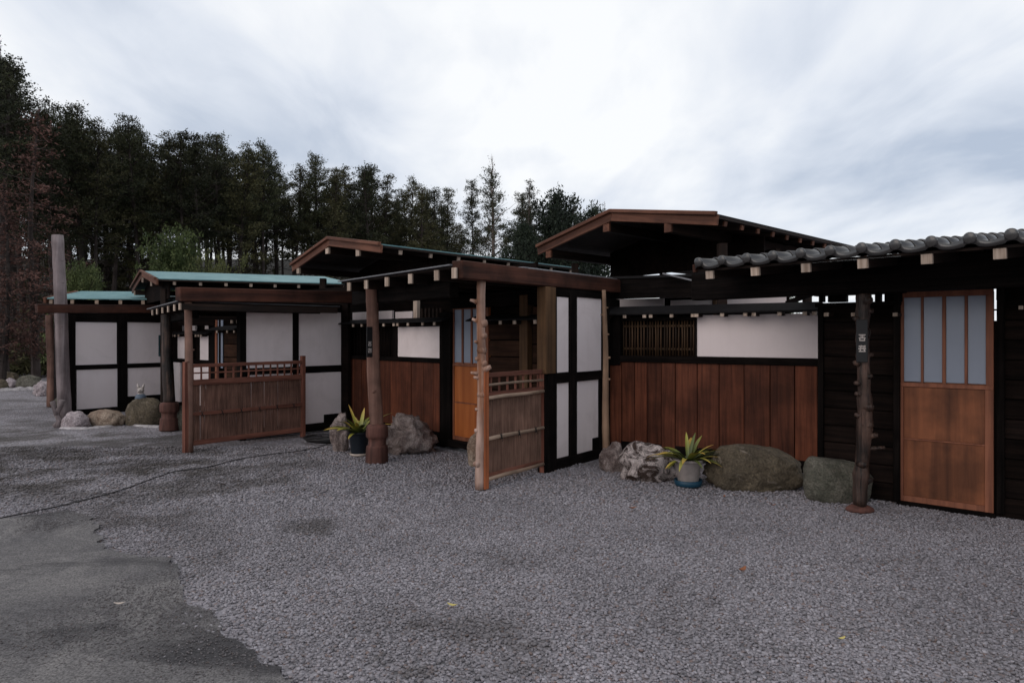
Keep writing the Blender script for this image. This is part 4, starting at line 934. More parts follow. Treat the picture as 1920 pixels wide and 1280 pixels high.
# ================================================================== BUILDING A (farthest, left)
A_ = thing("timber_house", G(200, 770), "farthest small timber house with a plain teal roof edge beside the tall grey pole", "house", "low timber houses joined in a row")
W1 = Plane(G(133, 778), G(306, 764))
for a, c, t, q in ((139, 219, 604, 685), (236, 303, 601, 681), (144, 224, 692, 773), (240, 306, 686.5, 741)): panel(A_, W1, a, c, t, q)
vpost(A_, W1, 128, 141, 590, 776); vpost(A_, W1, 220, 238, 590, 772); vpost(A_, W1, 303, 309, 590, 760)
hbeam(A_, W1, 130, 306, 588, 603.5); hbeam(A_, W1, 136, 306, 682, 690.5); hbeam(A_, W1, 134, 307, 742 + 20, 775); hbeam(A_, W1, 238, 307, 741, 770, y0=-.015, name="timber_block")
wall_backing(A_, W1, 130, 309, 1.95, "wall_backing", .045)
hbeam(A_, W1, 118, 330, 578, 589, y0=.1, y1=.2)
W1s = Plane(G(90, 766), G(130, 778)); panel(A_, W1s, 108, 114, 610, 745); wall_backing(A_, W1s, 96, 130, 1.9, "wall_backing", .045)
FAp = Plane(W1.at(0, -.75), W1.at(1, -.75)); ub = FAp.u(68)
b0 = FAp.at(ub).to_3d(); b1 = FAp.at(FAp.u(310)).to_3d(); b0.z = b1.z = (FAp.z(68, 570) + FAp.z(68, 587)) / 2 ; b1.z = HZ(579, b1.y)
beam("porch_beam", A_, b0, b1, .14, .155, M['beam'], .01)
p_ = G(96, 762)
log_between("porch_post", A_, (p_.x, p_.y, 0), (p_.x - .04, p_.y, 1.95), .085, .072, M['log'], 14, .015, [(.55, -1.2, .01, .02), (.9, -1.4, .01, .018)], .03, 12)
z1 = 2.30; Ra, Rb = at_h(88, 558.5, z1), at_h(326, 560.5, z1); up_ = Vector((-.05, 1.25, 0)); rg = HZ(545.5, Ra.y + 1.25) - z1
slab_roof(A_, "roof_sheet", [Ra, Rb, Rb + up_ + Vector((0, 0, rg)), Ra + up_ + Vector((0, 0, rg))], .02, M['teal'])
slab_roof(A_, "roof_sheet", [Ra + up_ + Vector((0, 0, rg)), Rb + up_ + Vector((0, 0, rg)), Rb + up_ * 2, Ra + up_ * 2], .02, M['teal'])
beam("bargeboard", A_, Ra + Vector((-.04, -.02, -.05)), Ra + up_ + Vector((-.10, 0, rg - .05)), .05, .12, M['barge'])
pbox("eave_wall", A_, Plane((Ra + up_ * .3).xy, (Rb + up_ * .3).xy), 0.1, (Rb - Ra).length, 0, .05, 0, 2.28, M['plank_dark'], 0)
for px in (94, 134, 180, 224.5, 267, 308):
    r = (px - CX) / F; D_ = Rb - Ra; t = (r * Ra.y - Ra.x) / (D_.x - r * D_.y); c = Ra + D_ * t + Vector((0, .02, -.075))
    beam("rafter_end", A_, c, c + Vector((0, .02, 0)), .075, .085, M['endgrain'] if 0 else M['bamboo'], .002); beam("rafter", A_, c + Vector((0, .021, 0)), c + Vector((0, .4, .04)), .07, .08, M['rafter'], 0)
pole = thing("tall_pole", G(122, 781), "tall weathered grey log pole rising above the farthest teal roof", "pole")
pl0 = G(122, 781)
tp = P3(108, 441, pl0.y)
log_between("log", pole, (pl0.x, pl0.y, -.02), tp, .118, .098, M['log_grey'], 18, .02, [(.62, -.6, .003, .03), (.74, -.5, .003, .03), (.86, -.4, .003, .025), (.5, -1, .003, .02)], .03, 20)
ws = thing("wall_plate_sign", P3(300.5, 648, W1.Z(300) - .1), "small dark teal plate fixed at the end of the far plaster wall", "sign", rz=W1.ang)
bm = bmesh.new(); add_box(bm, -.035, .035, -.012, .01, -.22, .22, .004); link("plate", to_mesh(bm), M['teal_sign'], ws, ws.location, W1.ang)
bm = bmesh.new(); add_box(bm, -.018, .018, -.016, -.012, -.15, .13, .0); link("plate_field", to_mesh(bm), M['black'], ws, ws.location, W1.ang)

# ================================================================== reed fences
def reed_fence(label, pl, px0, px1, H_, lat, npost, bars, battens, rail_mat, post_l, canes, round_batten=False, gap=.08):
    a = pl.at(pl.u(px0)); f = thing("reed_fence", a, label, "fence", None, pl.ang)
    L = pl.u(px1) - pl.u(px0); o = (a.x, a.y, 0)
    def bx(name, x0, x1, y0, y1, z0, z1, mat, bev=.003):
        bm = bmesh.new(); add_box(bm, x0, x1, y0, y1, z0, z1, bev); return link(name, to_mesh(bm), mat, f, o, pl.ang)
    bx("fence_post", 0, .065, -.035, .035, 0, H_ + .02, post_l); bx("fence_post", L - .06, L, -.03, .03, 0, H_ + .06, M['fence_z'])
    zt = H_ - .01; bx("top_rail", .066, L - .061, -.022, .022, zt - .045, zt, rail_mat)
    zl = zt - .045 - lat; bx("middle_rail", .066, L - .061, -.022, .022, zl - .075, zl, rail_mat)
    n = bars; 
    for i in range(n):
        x = .066 + (L - .127) * (i + .5) / n
        bx("lattice_bar", x - .010, x + .010, -.009, .009, zl + .001, zt - .046, M['fence_z'], .002)
    if round_batten:
        bm = bmesh.new(); add_tube(bm, [(.066, -.018, zl + lat * .5), (L * .5, -.019, zl + lat * .5 + .004), (L - .062, -.018, zl + lat * .5)], .0135, 10); link("bamboo_rail", to_mesh(bm), M['bamboo'], f, o, pl.ang, True)
    else: bx("lattice_rail", .066, L - .061, -.012, .004, zl + lat * .48, zl + lat * .48 + .018, rail_mat, .002)
    bx("bottom_rail", .066, L - .061, -.022, .022, gap, gap + .065, rail_mat)
    bm = bmesh.new(); x = .072; zt2 = zl - .076
    while x < L - .07:
        r = R.uniform(.006, .0105); x += r
        j = R.uniform(-.003, .003)
        add_tube(bm, [(x, .004 + j, gap + .02), (x + R.uniform(-.002, .002), .004 - j, (gap + zt2) / 2), (x, .004 + j, zt2)], r, 6, False); x += r + (R.uniform(.004, .009) if R.random() < .06 else .0004)
    tag(link("reed_screen", to_mesh(bm), M[canes], f, o, pl.ang, True), kind="stuff")
    for z, kind in battens:
        if round_batten:
            bm = bmesh.new(); add_tube(bm, [(.066, -.026, z - .004), (L * .3, -.028, z + .002), (L * .65, -.027, z - .002), (L - .062, -.026, z + .004)], [.020, .021, .019, .018], 12); link("bamboo_rail", to_mesh(bm), M['bamboo'], f, o, pl.ang, True)
        else: bx("batten", .066, L - .061, -.028, -.008, z - .022, z + .022, rail_mat)
        if kind:
            for k in range(kind):
                x = L * (k + .8) / (kind + .6); bm = bmesh.new()
                add_tube(bm, [(x - .012, -.050, z - .028), (x + .004, -.056, z + .004), (x + .012, -.046, z + .032)], .004, 5)
                add_tube(bm, [(x + .012, -.050, z - .026), (x - .002, -.057, z), (x - .014, -.046, z + .030)], .004, 5)
                add_tube(bm, [(x, -.056, z - .002), (x + .018, -.058, z - .028), (x + .012, -.054, z - .052)], .003, 5)
                link("twine_knot", to_mesh(bm), M['tie'], f, o, pl.ang)
    return f
M['reed'] = wood("brown_reed", (0.125, 0.060, 0.042), (0.26, 0.135, 0.097), 'z', 55, 0.65, 0.05, stain=0.45)
M['reed2'] = wood("grey_brown_reed", (0.155, 0.082, 0.056), (0.31, 0.175, 0.125), 'z', 55, 0.65, 0.05, stain=0.4)
H3 = FL.z(912, 697)
reed_fence("short reed fence panel with round bamboo rails tied by black twine", FL, 904, 1021, FL.z(960, 694) , .145, 2, 7, [(FL.z(912, 745), 0), (FL.z(960, 812), 3), (FL.z(960, 893) + .05, 0)], M['fence_x'], M['fence_or'], 'reed2', True)
reed_fence("long reed fence panel with a square lattice top before the plaster wall", FB, 344, 571, FB.z(450, 678), .16, 2, 15, [(FB.z(450, 768), 6)], M['fence_x'], M['fence_z'], 'reed')

# ================================================================== rocks
def rock(label, x0, x1, yt, yb, mat, seed, depth=.75, rough=.16, freq=1.7, group=None, flat_top=0.0, px_base=None, name="rock", ridged=False, tilt=0.0, prof=None, sqe=.92):
    pc = (x0 + x1) / 2; c = G(pc, px_base or yb); Z0 = c.y; w = (x1 - x0) / F * Z0; h = (yb - yt) / F * (Z0 + w * depth * .3) * 1.03
    cy = Z0 + w * depth * .42; o_ = Vector(((pc - CX) / F * cy, cy, 0))
    bm = bmesh.new(); bmesh.ops.create_icosphere(bm, subdivisions=4, radius=1)
    sv = Vector((seed * 3.7, seed * 1.3, seed * 2.1))
    for v in bm.verts:
        d = v.co.normalized()
        n = mnoise.fractal(d * freq + sv, 1.0, 2.0, 5)
        if ridged: n = .4 - abs(mnoise.noise(d * freq * 1.4 + sv)) * 1.6 + mnoise.fractal(d * freq * 3 + sv, 1.0, 2.0, 3) * .35
        cell = mnoise.voronoi(d * freq * .9 + sv)[0][0]
        k = 1 + rough * n * 1.3 - rough * .8 * (cell - .4) + mnoise.fractal(d * freq * 5 + sv, .9, 2.0, 4) * rough * .35
        p = d * k
        sq = lambda a, e: math.copysign(abs(a) ** e, a)
        p = Vector((sq(p.x, sqe), sq(p.y, sqe), sq(p.z, .9)))
        if p.z > .75 and flat_top: p.z = .75 + (p.z - .75) * (1 - flat_top)
        v.co = p
    mx = max(v.co.x for v in bm.verts); mn = min(v.co.x for v in bm.verts); tz = max(v.co.z for v in bm.verts)
    for v in bm.verts:
        x = (v.co.x - (mx + mn) / 2) / (mx - mn) * w; z = (v.co.z + .55) / (tz + .55) * h
        if prof: z *= float(np.interp(x / w + .5, [i_ / (len(prof) - 1) for i_ in range(len(prof))], prof))
        v.co = Vector((x, v.co.y * w * depth * .5, max(z, -.06) + tilt * x))
    o = link(name, to_mesh(bm), mat, None, o_, R.uniform(-.1, .1), True)
    return tag(o, label, "rock", group)
rock("upright pale craggy rock behind the dark flower pot", 619, 656, 776, 846, M['rk_craggy'], 1, .8, .22, 1.6)
rock("large craggy pinkish grey rock right of the round log post", 716, 826, 777, 851, M['rk_craggy'], 2.4, .8, .36, 1.7, ridged=True, prof=(1.1, 1.05, .95, .95, .9, .75, .7))
rock("smooth round beige stone leaning behind the bleached knobby post", 875, 925, 811, 874, M['rk_tan'], 3, .9, .10, 1.2)
rock("low grey rock behind the foot of the thin corner pole", 1122, 1176, 832, 884, M['rk_craggy'], 4, .8, .22, 1.7)
rock("white veined brown rock left of the grey flower pot", 1158, 1282, 836, 903, M['rk_marble'], 5.5, .8, .22, 1.6, prof=(.8, 1, 1, .95, .8))
rock("long greenish brown boulder right of the grey flower pot", 1318, 1510, 844, 921, M['rk_green'], 6, .62, .16, 1.3, prof=(.75, .98, 1.0, 1.0, .95, .85, .7))
rock("blocky grey green rock behind the gnarled post", 1503, 1640, 868, 942, M['rk_grey'], 7.7, .6, .15, 1.3, flat_top=.6, prof=(1.15, 1.05, .97, .92, .85), sqe=.8)
rock("pinkish white rock at the foot of the tall pole", 118, 166, 773, 802, M['rk_pale'], 8, .8, .14, 1.3)
rock("flat tan rock between the white rock and the mossy boulder", 165, 236, 770, 798, M['rk_tan'], 9, .7, .15, 1.3)
rock("mossy olive boulder with the ceramic animal on top", 238, 310, 748, 797, M['rk_green'], 10, .7, .12, 1.1)
rock("greenish rock half hidden behind the turned wooden stump base", 322, 352, 762, 806, M['rk_grey'], 11, .8, .15, 1.3)
rock("grey boulder on the far left edge of the yard, largest of its heap", 30, 76, 704, 728, M['rk_grey'], 12, .8, .14, 1.2)
rock("dark pointed rock behind the grey boulder of the far heap", 5, 34, 697, 722, M['rk_green'], 13, .8, .2, 1.4)
rock("low dark rock at the left end of the far heap", -22, 16, 712, 732, M['rk_green'], 14, .8, .2, 1.4)
rock("small white stone in front of the far rock heap", 8, 32, 709, 727, M['rk_pale'], 15, .8, .15, 1.4)
rock("pale lump of broken stone beside the dark far post", 64, 96, 714, 742, M['rk_pale'], 16, .8, .25, 2.0)
rock("small rounded stone standing behind the tall pole foot", 101, 118, 744, 770, M['rk_grey'], 17, .8, .2, 1.6)
def strip(pts, w, h, name):
    bm = bmesh.new(); P = [G(*p).to_3d() for p in pts]; fine = []
    for a, b in zip(P, P[1:]):
        for k in range(8): fine.append(a.lerp(b, k / 8))
    fine.append(P[-1]); prev = None
    for i, p in enumerate(fine):
        q = fine[min(i + 1, len(fine) - 1)] - fine[max(i - 1, 0)]; n = Vector((-q.y, q.x, 0)).normalized(); ww = w * R.uniform(.6, 1.3)
        ring = [bm.verts.new(p - n * ww + Vector((0, 0, -.01))), bm.verts.new(p - n * ww * .5 + Vector((0, 0, h * R.uniform(.6, 1.1)))), bm.verts.new(p + n * ww * .6 + Vector((0, 0, h * R.uniform(.6, 1.2)))), bm.verts.new(p + n * ww + Vector((0, 0, -.01)))]
        if prev: 
            for k in range(3): bm.faces.new((prev[k], prev[k + 1], ring[k + 1], ring[k]))
        prev = ring
    bmesh.ops.recalc_face_normals(bm, faces=bm.faces)
    return tag(link(name, to_mesh(bm), M['mortar'], smooth=True), kind="structure")
strip([(112, 798), (122, 802), (160, 803), (200, 799), (236, 793), (262, 798), (300, 800)], .055, .02, "kerb_strip")
strip([(-60, 735), (0, 732), (40, 730), (72, 729)], .18, .07, "kerb_strip")
# driftwood leaning behind the tall pole
dw = thing("driftwood", G(106, 800), "pale twisted piece of driftwood standing against the tall pole", "driftwood")
g = G(107, 800)
bm = bmesh.new(); add_tube(bm, [(0, 0, 0), (.04, 0, .10), (-.02, .02, .22), (.06, 0, .34), (.09, 0, .44)], [.07, .045, .05, .035, .05], 9, True, .15)
add_tube(bm, [(.0, 0, .2), (-.06, .02, .33), (-.08, .0, .42)], [.045, .035, .045], 8, True, .15)
link("branch", to_mesh(bm), M['log_grey'], dw, g.to_3d(), 0, True)

# little ceramic animal on the mossy boulder
zc = G(262, 797).y + .20
cp = P3(264, 752, zc); cat = thing("ceramic_animal", cp, "small pale ceramic animal with pointed ears and a blue bib sitting on the mossy boulder", "figurine")
bm = bmesh.new(); add_lathe(bm, [(.0001, -.02), (.075, 0), (.085, .05), (.07, .10), (.045, .14), (.040, .15)], 16); link("body", to_mesh(bm), M['cat'], cat, cp, 0, True)
bm = bmesh.new(); bmesh.ops.create_icosphere(bm, subdivisions=3, radius=.058)
for v in bm.verts:
    v.co.z *= .85
    if v.co.y < -.02: v.co.y -= max(0, .03 - abs(v.co.x)) * max(0, .03 - abs(v.co.z + .012)) * 30
hd = link("head", to_mesh(bm), M['cat'], cat, cp + Vector((0, -.01, .185)), 0, True)
for s in (-1, 1):
    bm = bmesh.new(); add_tube(bm, [(s * .03, 0, .02), (s * .045, 0, .06), (s * .062, 0, .11)], [.024, .018, .003], 8); link("ear", to_mesh(bm), M['cat'], cat, cp + Vector((0, 0, .20)), 0, True)
    bm = bmesh.new(); bmesh.ops.create_icosphere(bm, subdivisions=1, radius=.008); link("eye", to_mesh(bm), M['black'], cat, cp + Vector((s * .022, -.062, .195)), 0, True)
bm = bmesh.new(); add_lathe(bm, [(.050, .13), (.078, .10), (.094, .05), (.090, .045), (.07, .10), (.046, .135)], 16); link("bib", to_mesh(bm), M['bib'], cat, cp, 0, True)

# ================================================================== potted plants
def leaf_mesh(L, W_, droop, az, el, seed):
    bm = bmesh.new(); n = 9; rnd = random.Random(seed); prev = None; lay = bm.verts.layers.float.new("along")
    d = Vector((math.cos(az), math.sin(az), 0)); sdv = Vector((-d.y, d.x, 0)); p = Vector((0, 0, 0)); e = el
    tw = rnd.uniform(-.25, .25)
    for i in range(n + 1):
        t = i / n; w = W_ * (math.sin(math.pi * min(1, (t * .82 + .16))) ** .6) * (1 - max(0, t - .86) * 5.5); w = max(w, .0015)
        up = Vector((-d.x * math.sin(e), -d.y * math.sin(e), math.cos(e))); s2 = (sdv + up * tw * t).normalized()
        row = [bm.verts.new(p - s2 * w + up * w * .35), bm.verts.new(p), bm.verts.new(p + s2 * w + up * w * .35)]
        for v in row: v[lay] = t
        if prev: bm.faces.new((prev[0], prev[1], row[1], row[0])); bm.faces.new((prev[1], prev[2], row[2], row[1]))
        prev = row; p = p + (d * math.cos(e) + Vector((0, 0, math.sin(e)))) * (L / n); e -= droop / n
    me = to_mesh(bm); return me
def potted(label, px, ypb, r_bot, r_top, h, potmat, leaves, plant_label, saucer=None, lip=True):
    g = G(px, ypb); c = Vector((g.x, g.y + r_bot, .02))
    t = thing("potted_plant", c, label, "potted plant")
    prof = [(r_bot * .98, 0), (r_bot, .01), (r_bot + (r_top - r_bot) * .85, h * .86), (r_top * .98, h * .88), (r_top * 1.07, h * .89), (r_top * 1.09, h * .97), (r_top * 1.06, h), (r_top * .98, h), (r_top * .95, h * .93)]
    bm = bmesh.new(); add_lathe(bm, prof, 36); link("pot", to_mesh(bm), potmat, t, c, 0, True)
    bm = bmesh.new(); add_lathe(bm, [(r_top * .96, h * .90), (r_top * .5, h * .93), (.0001, h * .94)], 20); link("soil", to_mesh(bm), M['soil'], t, c, 0)
    for k, (az, el, L, w, dr) in enumerate(leaves):
        me = leaf_mesh(L * (1.38 if el < 1.2 else 1.15), w * (1.4 if el < 1.2 else 1.05), dr * 1.15, az, el * .74, k); link("leaf", me, M['strap'], t, c + Vector((math.cos(az) * .035, math.sin(az) * .035, h * .90)), 0, True)
    if saucer:
        mat, rs, hs = saucer; s = thing("plant_saucer", (c.x, c.y, 0), plant_label, "saucer")
        bm = bmesh.new(); add_lathe(bm, [(rs * .86, .002), (rs * .95, .012), (rs, hs), (rs * .97, hs), (rs * .90, .018), (.0001, .017)], 36); link("dish", to_mesh(bm), mat, s, (c.x, c.y, 0), 0, True)
RR = random.Random(5)
lv = [(3.2, .75, .30, .019, .9), (3.35, 1.0, .24, .018, 1.0), (3.0, .5, .28, .020, .75), (-.1, .65, .30, .018, .75), (.15, .42, .30, .020, .6), (-.25, .35, .27, .020, .9), (1.4, 1.35, .30, .018, .3), (1.1, 1.2, .34, .017, .4)]
lv += [(RR.uniform(0, 6.28), RR.uniform(.35, 1.3), RR.uniform(.17, .29), RR.uniform(.013, .019), RR.uniform(.3, 1.0)) for _ in range(32)]
potted("grey pot with yellow tipped strap leaves on a blue saucer before brown boards", 1295, 914, .098, .138, .25, M['pot_grey'], lv, "round blue saucer under the grey flower pot", (M['saucer_blue'], .140, .065))
lv = [(2.2, 1.35, .40, .018, .3), (3.0, .7, .30, .024, .8), (3.3, .9, .28, .024, .9), (1.5, 1.45, .32, .024, .2), (.4, 1.1, .34, .022, .5), (.1, .85, .30, .024, .7), (-1.5, 1.2, .26, .026, .5), (-1.2, 1.0, .24, .024, .8)]
lv += [(RR.uniform(0, 6.28), RR.uniform(.4, 1.4), RR.uniform(.20, .32), RR.uniform(.018, .026), RR.uniform(.3, 1.0)) for _ in range(22)]
potted("dark round pot with olive yellow strap leaves beside the round log post", 670, 856, .100, .125, .28, M['pot_dark'], lv, "cream saucer under the dark flower pot", (M['saucer_white'], .118, .035))

# hose, coil, fallen leaves
pts = [G(*p).to_3d() + Vector((0, 0, .006)) for p in [(-160, 1010), (-60, 985), (0, 972), (60, 960), (130, 945), (200, 927), (245, 913), (300, 893), (330, 884), (390, 876), (440, 863), (500, 853), (560, 846), (600, 838), (622, 829)]]
fine = []
for i in range(len(pts) - 1):
    p0, p1, p2, p3_ = pts[max(i - 1, 0)], pts[i], pts[i + 1], pts[min(i + 2, len(pts) - 1)]
    for k in range(8):
        t = k / 8; fine.append(.5 * ((2 * p1) + (p2 - p0) * t + (2 * p0 - 5 * p1 + 4 * p2 - p3_) * t * t + (3 * p1 - p0 - 3 * p2 + p3_) * t ** 3))
bm = bmesh.new(); add_tube(bm, fine, .0058, 8)
tag(link("garden_hose", to_mesh(bm), M['hose'], smooth=True), "thin black hose snaking over the gravel from the left edge", "hose")
g = G(607, 829); bm = bmesh.new()
for lp in range(4):
    r = .20 + lp * .03; add_tube(bm, [(g.x + r * math.cos(a) * 1.15 + .02 * lp, g.y + r * math.sin(a) * .9, .02 + lp * .018 + .008 * math.sin(a * 2 + lp)) for a in [2 * math.pi * k / 24 + lp for k in range(25)]], .012, 6)
tag(link("hose_coil", to_mesh(bm), M['hose'], smooth=True), "coiled black hose lying by the plaster corner near the dark pot", "hose")
for px, py, s, a, mt, lb in ((1392, 1075, .055, .8, 'fall', "curled brown leaf on the right gravel, largest fallen leaf"), (848, 1142, .04, -.4, 'fall_y', "small pale yellow leaf on the foreground gravel"), (1186, 957, .045, .2, 'fall', "dark reddish leaf on the gravel below the grey pot"),
                             (1578, 1205, .03, .4, 'fall_y', "small yellow leaf near the bottom right of the gravel"), (1358, 935, .035, 1.2, 'fall', "brown leaf scrap on the gravel before the long boulder"), (224, 1139, .038, .2, 'saucer_white', "pale flat chip lying on the asphalt"), (418, 912, .05, .6, 'soil', "dark dead leaf on the gravel below the hose"), (1450, 951, .03, .3, 'fall', "rust coloured leaf scrap on the gravel before the grey green rock")):
    g = G(px, py); bm = bmesh.new(); n = 7; prev = None
    for i in range(n):
        t = i / (n - 1); w = s * .33 * math.sin(math.pi * (t * .9 + .05)); x = (t - .5) * s * 1.6; z = .008 + .35 * s * (t - .5) ** 2 * 4
        row = [bm.verts.new((x, -w, z + w * .5)), bm.verts.new((x, 0, z)), bm.verts.new((x, w, z + w * .5))]
        if prev: bm.faces.new((prev[0], prev[1], row[1], row[0])); bm.faces.new((prev[1], prev[2], row[2], row[1]))
        prev = row
    tag(link("fallen_leaf" if 'chip' not in lb else "stone_chip", to_mesh(bm), M[mt], None, (g.x, g.y, .012), a, True), lb, "leaf" if 'chip' not in lb else "chip")

# ================================================================== trees
def tree_meshes(seed, h, crown0, rad, nb, leaf=.16, m=12, top=.6, bare=0.0, up0=.15, trunk_r=.15, limb_r=.028, clump=.22, wl=.34, dens=1.0, rnd_top=False):
    rn = np.random.default_rng(seed); rd = random.Random(seed)
    bm = bmesh.new()
    lean = (rd.uniform(-.25, .25), rd.uniform(-.25, .25))
    tp = lambda t: Vector((lean[0] * t + .12 * math.sin(t * 5 + seed), lean[1] * t + .1 * math.cos(t * 4 + seed), h * t))
    add_tube(bm, [tp(k / 12) for k in range(13)], [trunk_r * (1 - .93 * k / 12) + .008 for k in range(13)], 8, False)
    tips = []
    for i in range(nb):
        t = crown0 + (0.995 - crown0) * ((i + rd.uniform(0, .9)) / nb)
        q = (t - crown0) / (1 - crown0)
        prof = (math.sin(math.pi * min(1, q * .78 + .20)) ** .8) * (1 - .50 * q)
        if rnd_top: prof = math.sqrt(max(.02, 1 - max(0, q - .35) ** 2 / .43)) 
        L = rad * prof * rd.uniform(.55, 1.2) + .12
        azm = i * 2.399 + rd.uniform(-.5, .5); el = up0 + q * top + rd.uniform(-.2, .25)
        p0 = tp(t); dr = Vector((math.cos(azm) * math.cos(el), math.sin(azm) * math.cos(el), math.sin(el)))
        pts = [p0]; d = dr.copy(); k = 5
        for j in range(k):
            d = (d + Vector((rd.uniform(-.18, .18), rd.uniform(-.18, .18), rd.uniform(-.10, .16)))).normalized(); pts.append(pts[-1] + d * L / k)
        add_tube(bm, pts, [limb_r * (1 - .8 * j / k) * (.5 + .5 * L / rad) for j in range(k + 1)], 3, False)
        if rd.random() < bare: continue
        ns = max(2, int(L / clump * 1.5 * dens))
        for j in range(ns):
            s = (.25 + .75 * (j + rd.random()) / ns); a = s * k; i0 = min(k - 1, int(a)); c = pts[i0].lerp(pts[i0 + 1], a - i0)
            c = c + Vector((rd.gauss(0, clump * .6), rd.gauss(0, clump * .6), rd.gauss(0, clump * .35)))
            tips.append((c.x, c.y, c.z, d.x, d.y, d.z))
    for i in range(int(nb * .35) if crown0 > .2 else 0):   # dead twigs low on the stem
        t = crown0 * rd.uniform(.35, 1); azm = rd.uniform(0, 6.28); L = rad * rd.uniform(.25, .7); p0 = tp(t)
        p1 = p0 + Vector((math.cos(azm) * L * .6, math.sin(azm) * L * .6, rd.uniform(-.1, .3))); p2 = p1 + Vector((math.cos(azm) * L * .4, math.sin(azm) * L * .4, rd.uniform(0, .4)))
        add_tube(bm, [p0, p1, p2], [limb_r * .5, limb_r * .35, .004], 3, False)
    trunk = to_mesh(bm)
    T = np.array(tips); n = len(T)
    C = np.repeat(T[:, :3], m, 0) + rn.normal(0, 1, (n * m, 3)) * np.array([clump, clump, clump * .6]) * .62
    D = np.repeat(T[:, 3:], m, 0) * .6 + rn.normal(0, .6, (n * m, 3)); D[:, 2] -= .10; D /= np.linalg.norm(D, axis=1)[:, None]
    S = np.cross(D, rn.normal(0, 1, (n * m, 3))); S /= np.linalg.norm(S, axis=1)[:, None] + 1e-9
    L = leaf * rn.uniform(.6, 1.4, n * m)[:, None]
    v = np.stack([C - S * L * wl * .5, C + S * L * wl * .5, C + D * L], 1).reshape(-1, 3)
    N = n * m; me = bpy.data.meshes.new("crown"); me.vertices.add(N * 3); me.vertices.foreach_set("co", v.reshape(-1).astype(np.float32))
    me.loops.add(N * 3); me.loops.foreach_set("vertex_index", np.arange(N * 3, dtype=np.int32)); me.polygons.add(N)
    me.polygons.foreach_set("loop_start", np.arange(0, N * 3, 3, dtype=np.int32)); me.update(calc_edges=True)
    return trunk, me
def tmpl(ms, bark, leaf):
    ms = (ms[0], ms[1], float(np.percentile([v.co.z for v in ms[1].vertices], 99.9)))
    ms[0].materials.append(M[bark]); ms[1].materials.append(M[leaf]); return ms
def place(ms, name, x, y, z, sc, rz, label, cat, group=None, sxy=None):
    t = thing(name, (x, y, z), label, cat, group, rz); s2 = sxy or sc; t.scale = (s2, s2, sc)
    for nm, me in (("trunk", ms[0]), ("crown", ms[1])):
        if me is None: continue
        o = bpy.data.objects.new(nm, me); COL.objects.link(o); o.parent = t
    return t
CON = [tmpl(tree_meshes(100 + i, 10.0, c0, rd_, nb, .082, 48, .75, .14, clump=.18, trunk_r=.12, wl=.5, dens=.56), 'bark', lf) for i, (c0, rd_, nb, lf) in enumerate(
    [(.52, 1.5, 62, 'needle'), (.60, 1.7, 50, 'needle'), (.48, 1.35, 66, 'needle'), (.50, 1.6, 60, 'needle_olive'), (.56, 1.5, 56, 'needle'), (.24, 1.7, 92, 'needle_olive')])]
OPEN_ = tmpl(tree_meshes(131, 10.0, .32, 1.9, 58, .085, 34, .7, .30, clump=.18, wl=.5, dens=.7, trunk_r=.11, limb_r=.035), 'bark_pale', 'needle')
DEAD = tmpl(tree_meshes(140, 10.0, .12, 1.7, 84, .12, 20, -.1, .25, up0=-.1, clump=.24, wl=.35, dens=.7, limb_r=.03, trunk_r=.13), 'bark', 'needle_dead')
BARE = tree_meshes(150, 10.0, .50, 1.3, 60, .10, 2, 1.1, .6, clump=.12, trunk_r=.07, limb_r=.016, dens=.5); BARE[0].materials.append(M['bark_pale']); BARE[1].materials.append(M['bark_pale'])
BROAD = tmpl(tree_meshes(160, 6.0, .12, 2.2, 90, .13, 24, .9, .0, clump=.26, wl=.6, trunk_r=.12, rnd_top=True), 'bark', 'leaf_broad')
BUSH = tmpl(tree_meshes(170, 3.6, .06, 1.75, 110, .085, 24, .9, .0, clump=.17, wl=.6, trunk_r=.06, limb_r=.015, rnd_top=True), 'bark', 'leaf_bush')
MOUND = tmpl(tree_meshes(180, 2.0, .05, 1.9, 90, .075, 24, .7, .0, clump=.16, wl=.5, trunk_r=.05, limb_r=.012, rnd_top=True), 'bark', 'leaf_yellow')
TOP = [(-200, 20), (-40, 60), (0, 92), (18, 110), (40, 180), (66, 182), (90, 225), (130, 198), (160, 192), (185, 215), (215, 235), (255, 212), (290, 236), (325, 240), (370, 240), (410, 242), (450, 262), (500, 258), (530, 285), (560, 305), (600, 287), (640, 305), (690, 302), (735, 325), (765, 328), (800, 348), (850, 345), (885, 330), (925, 322), (960, 350), (1000, 350), (1040, 362), (1080, 372), (1140, 392), (1200, 420)]
def top_at(px): return float(np.interp(px, [a for a, b in TOP], [b for a, b in TOP]))
def zfront(px): return float(np.interp(px, [-200, 0, 120, 300, 600, 900, 1150], [21, 23, 26, 29, 34, 40, 46]))
GRP = "tall conifers of the dark wood behind the houses"
tr = random.Random(21); k = 0
front = [(-45, 0, 60), (8, 4, 95), (66, 0, 184), (104, 2, 226), (150, 1, 195), (178, 3, 214), (214, 2, 238), (256, 0, 212), (300, 3, 240), (338, 1, 243), (374, 0, 244), (418, 4, 242), (450, 3, 262), (500, 1, 258), (556, 3, 304), (604, 4, 287), (636, 5, 308), (694, 0, 304), (726, 5, 320), (764, 3, 326), (808, 4, 345), (846, 5, 346)]
FL_LAB = {0: "conifer cut by the left picture edge, tallest of the wood", 1: "very tall dark conifer at the left edge whose tip rises highest in view", 7: "dark conifer with a ragged double tip above the bright round bush", 13: "lone conifer tip with sky showing through beside a gap in the tree line", 15: "full domed conifer above the left slope of the middle gable roof", 17: "dense conifer rising right above the middle teal roof"}
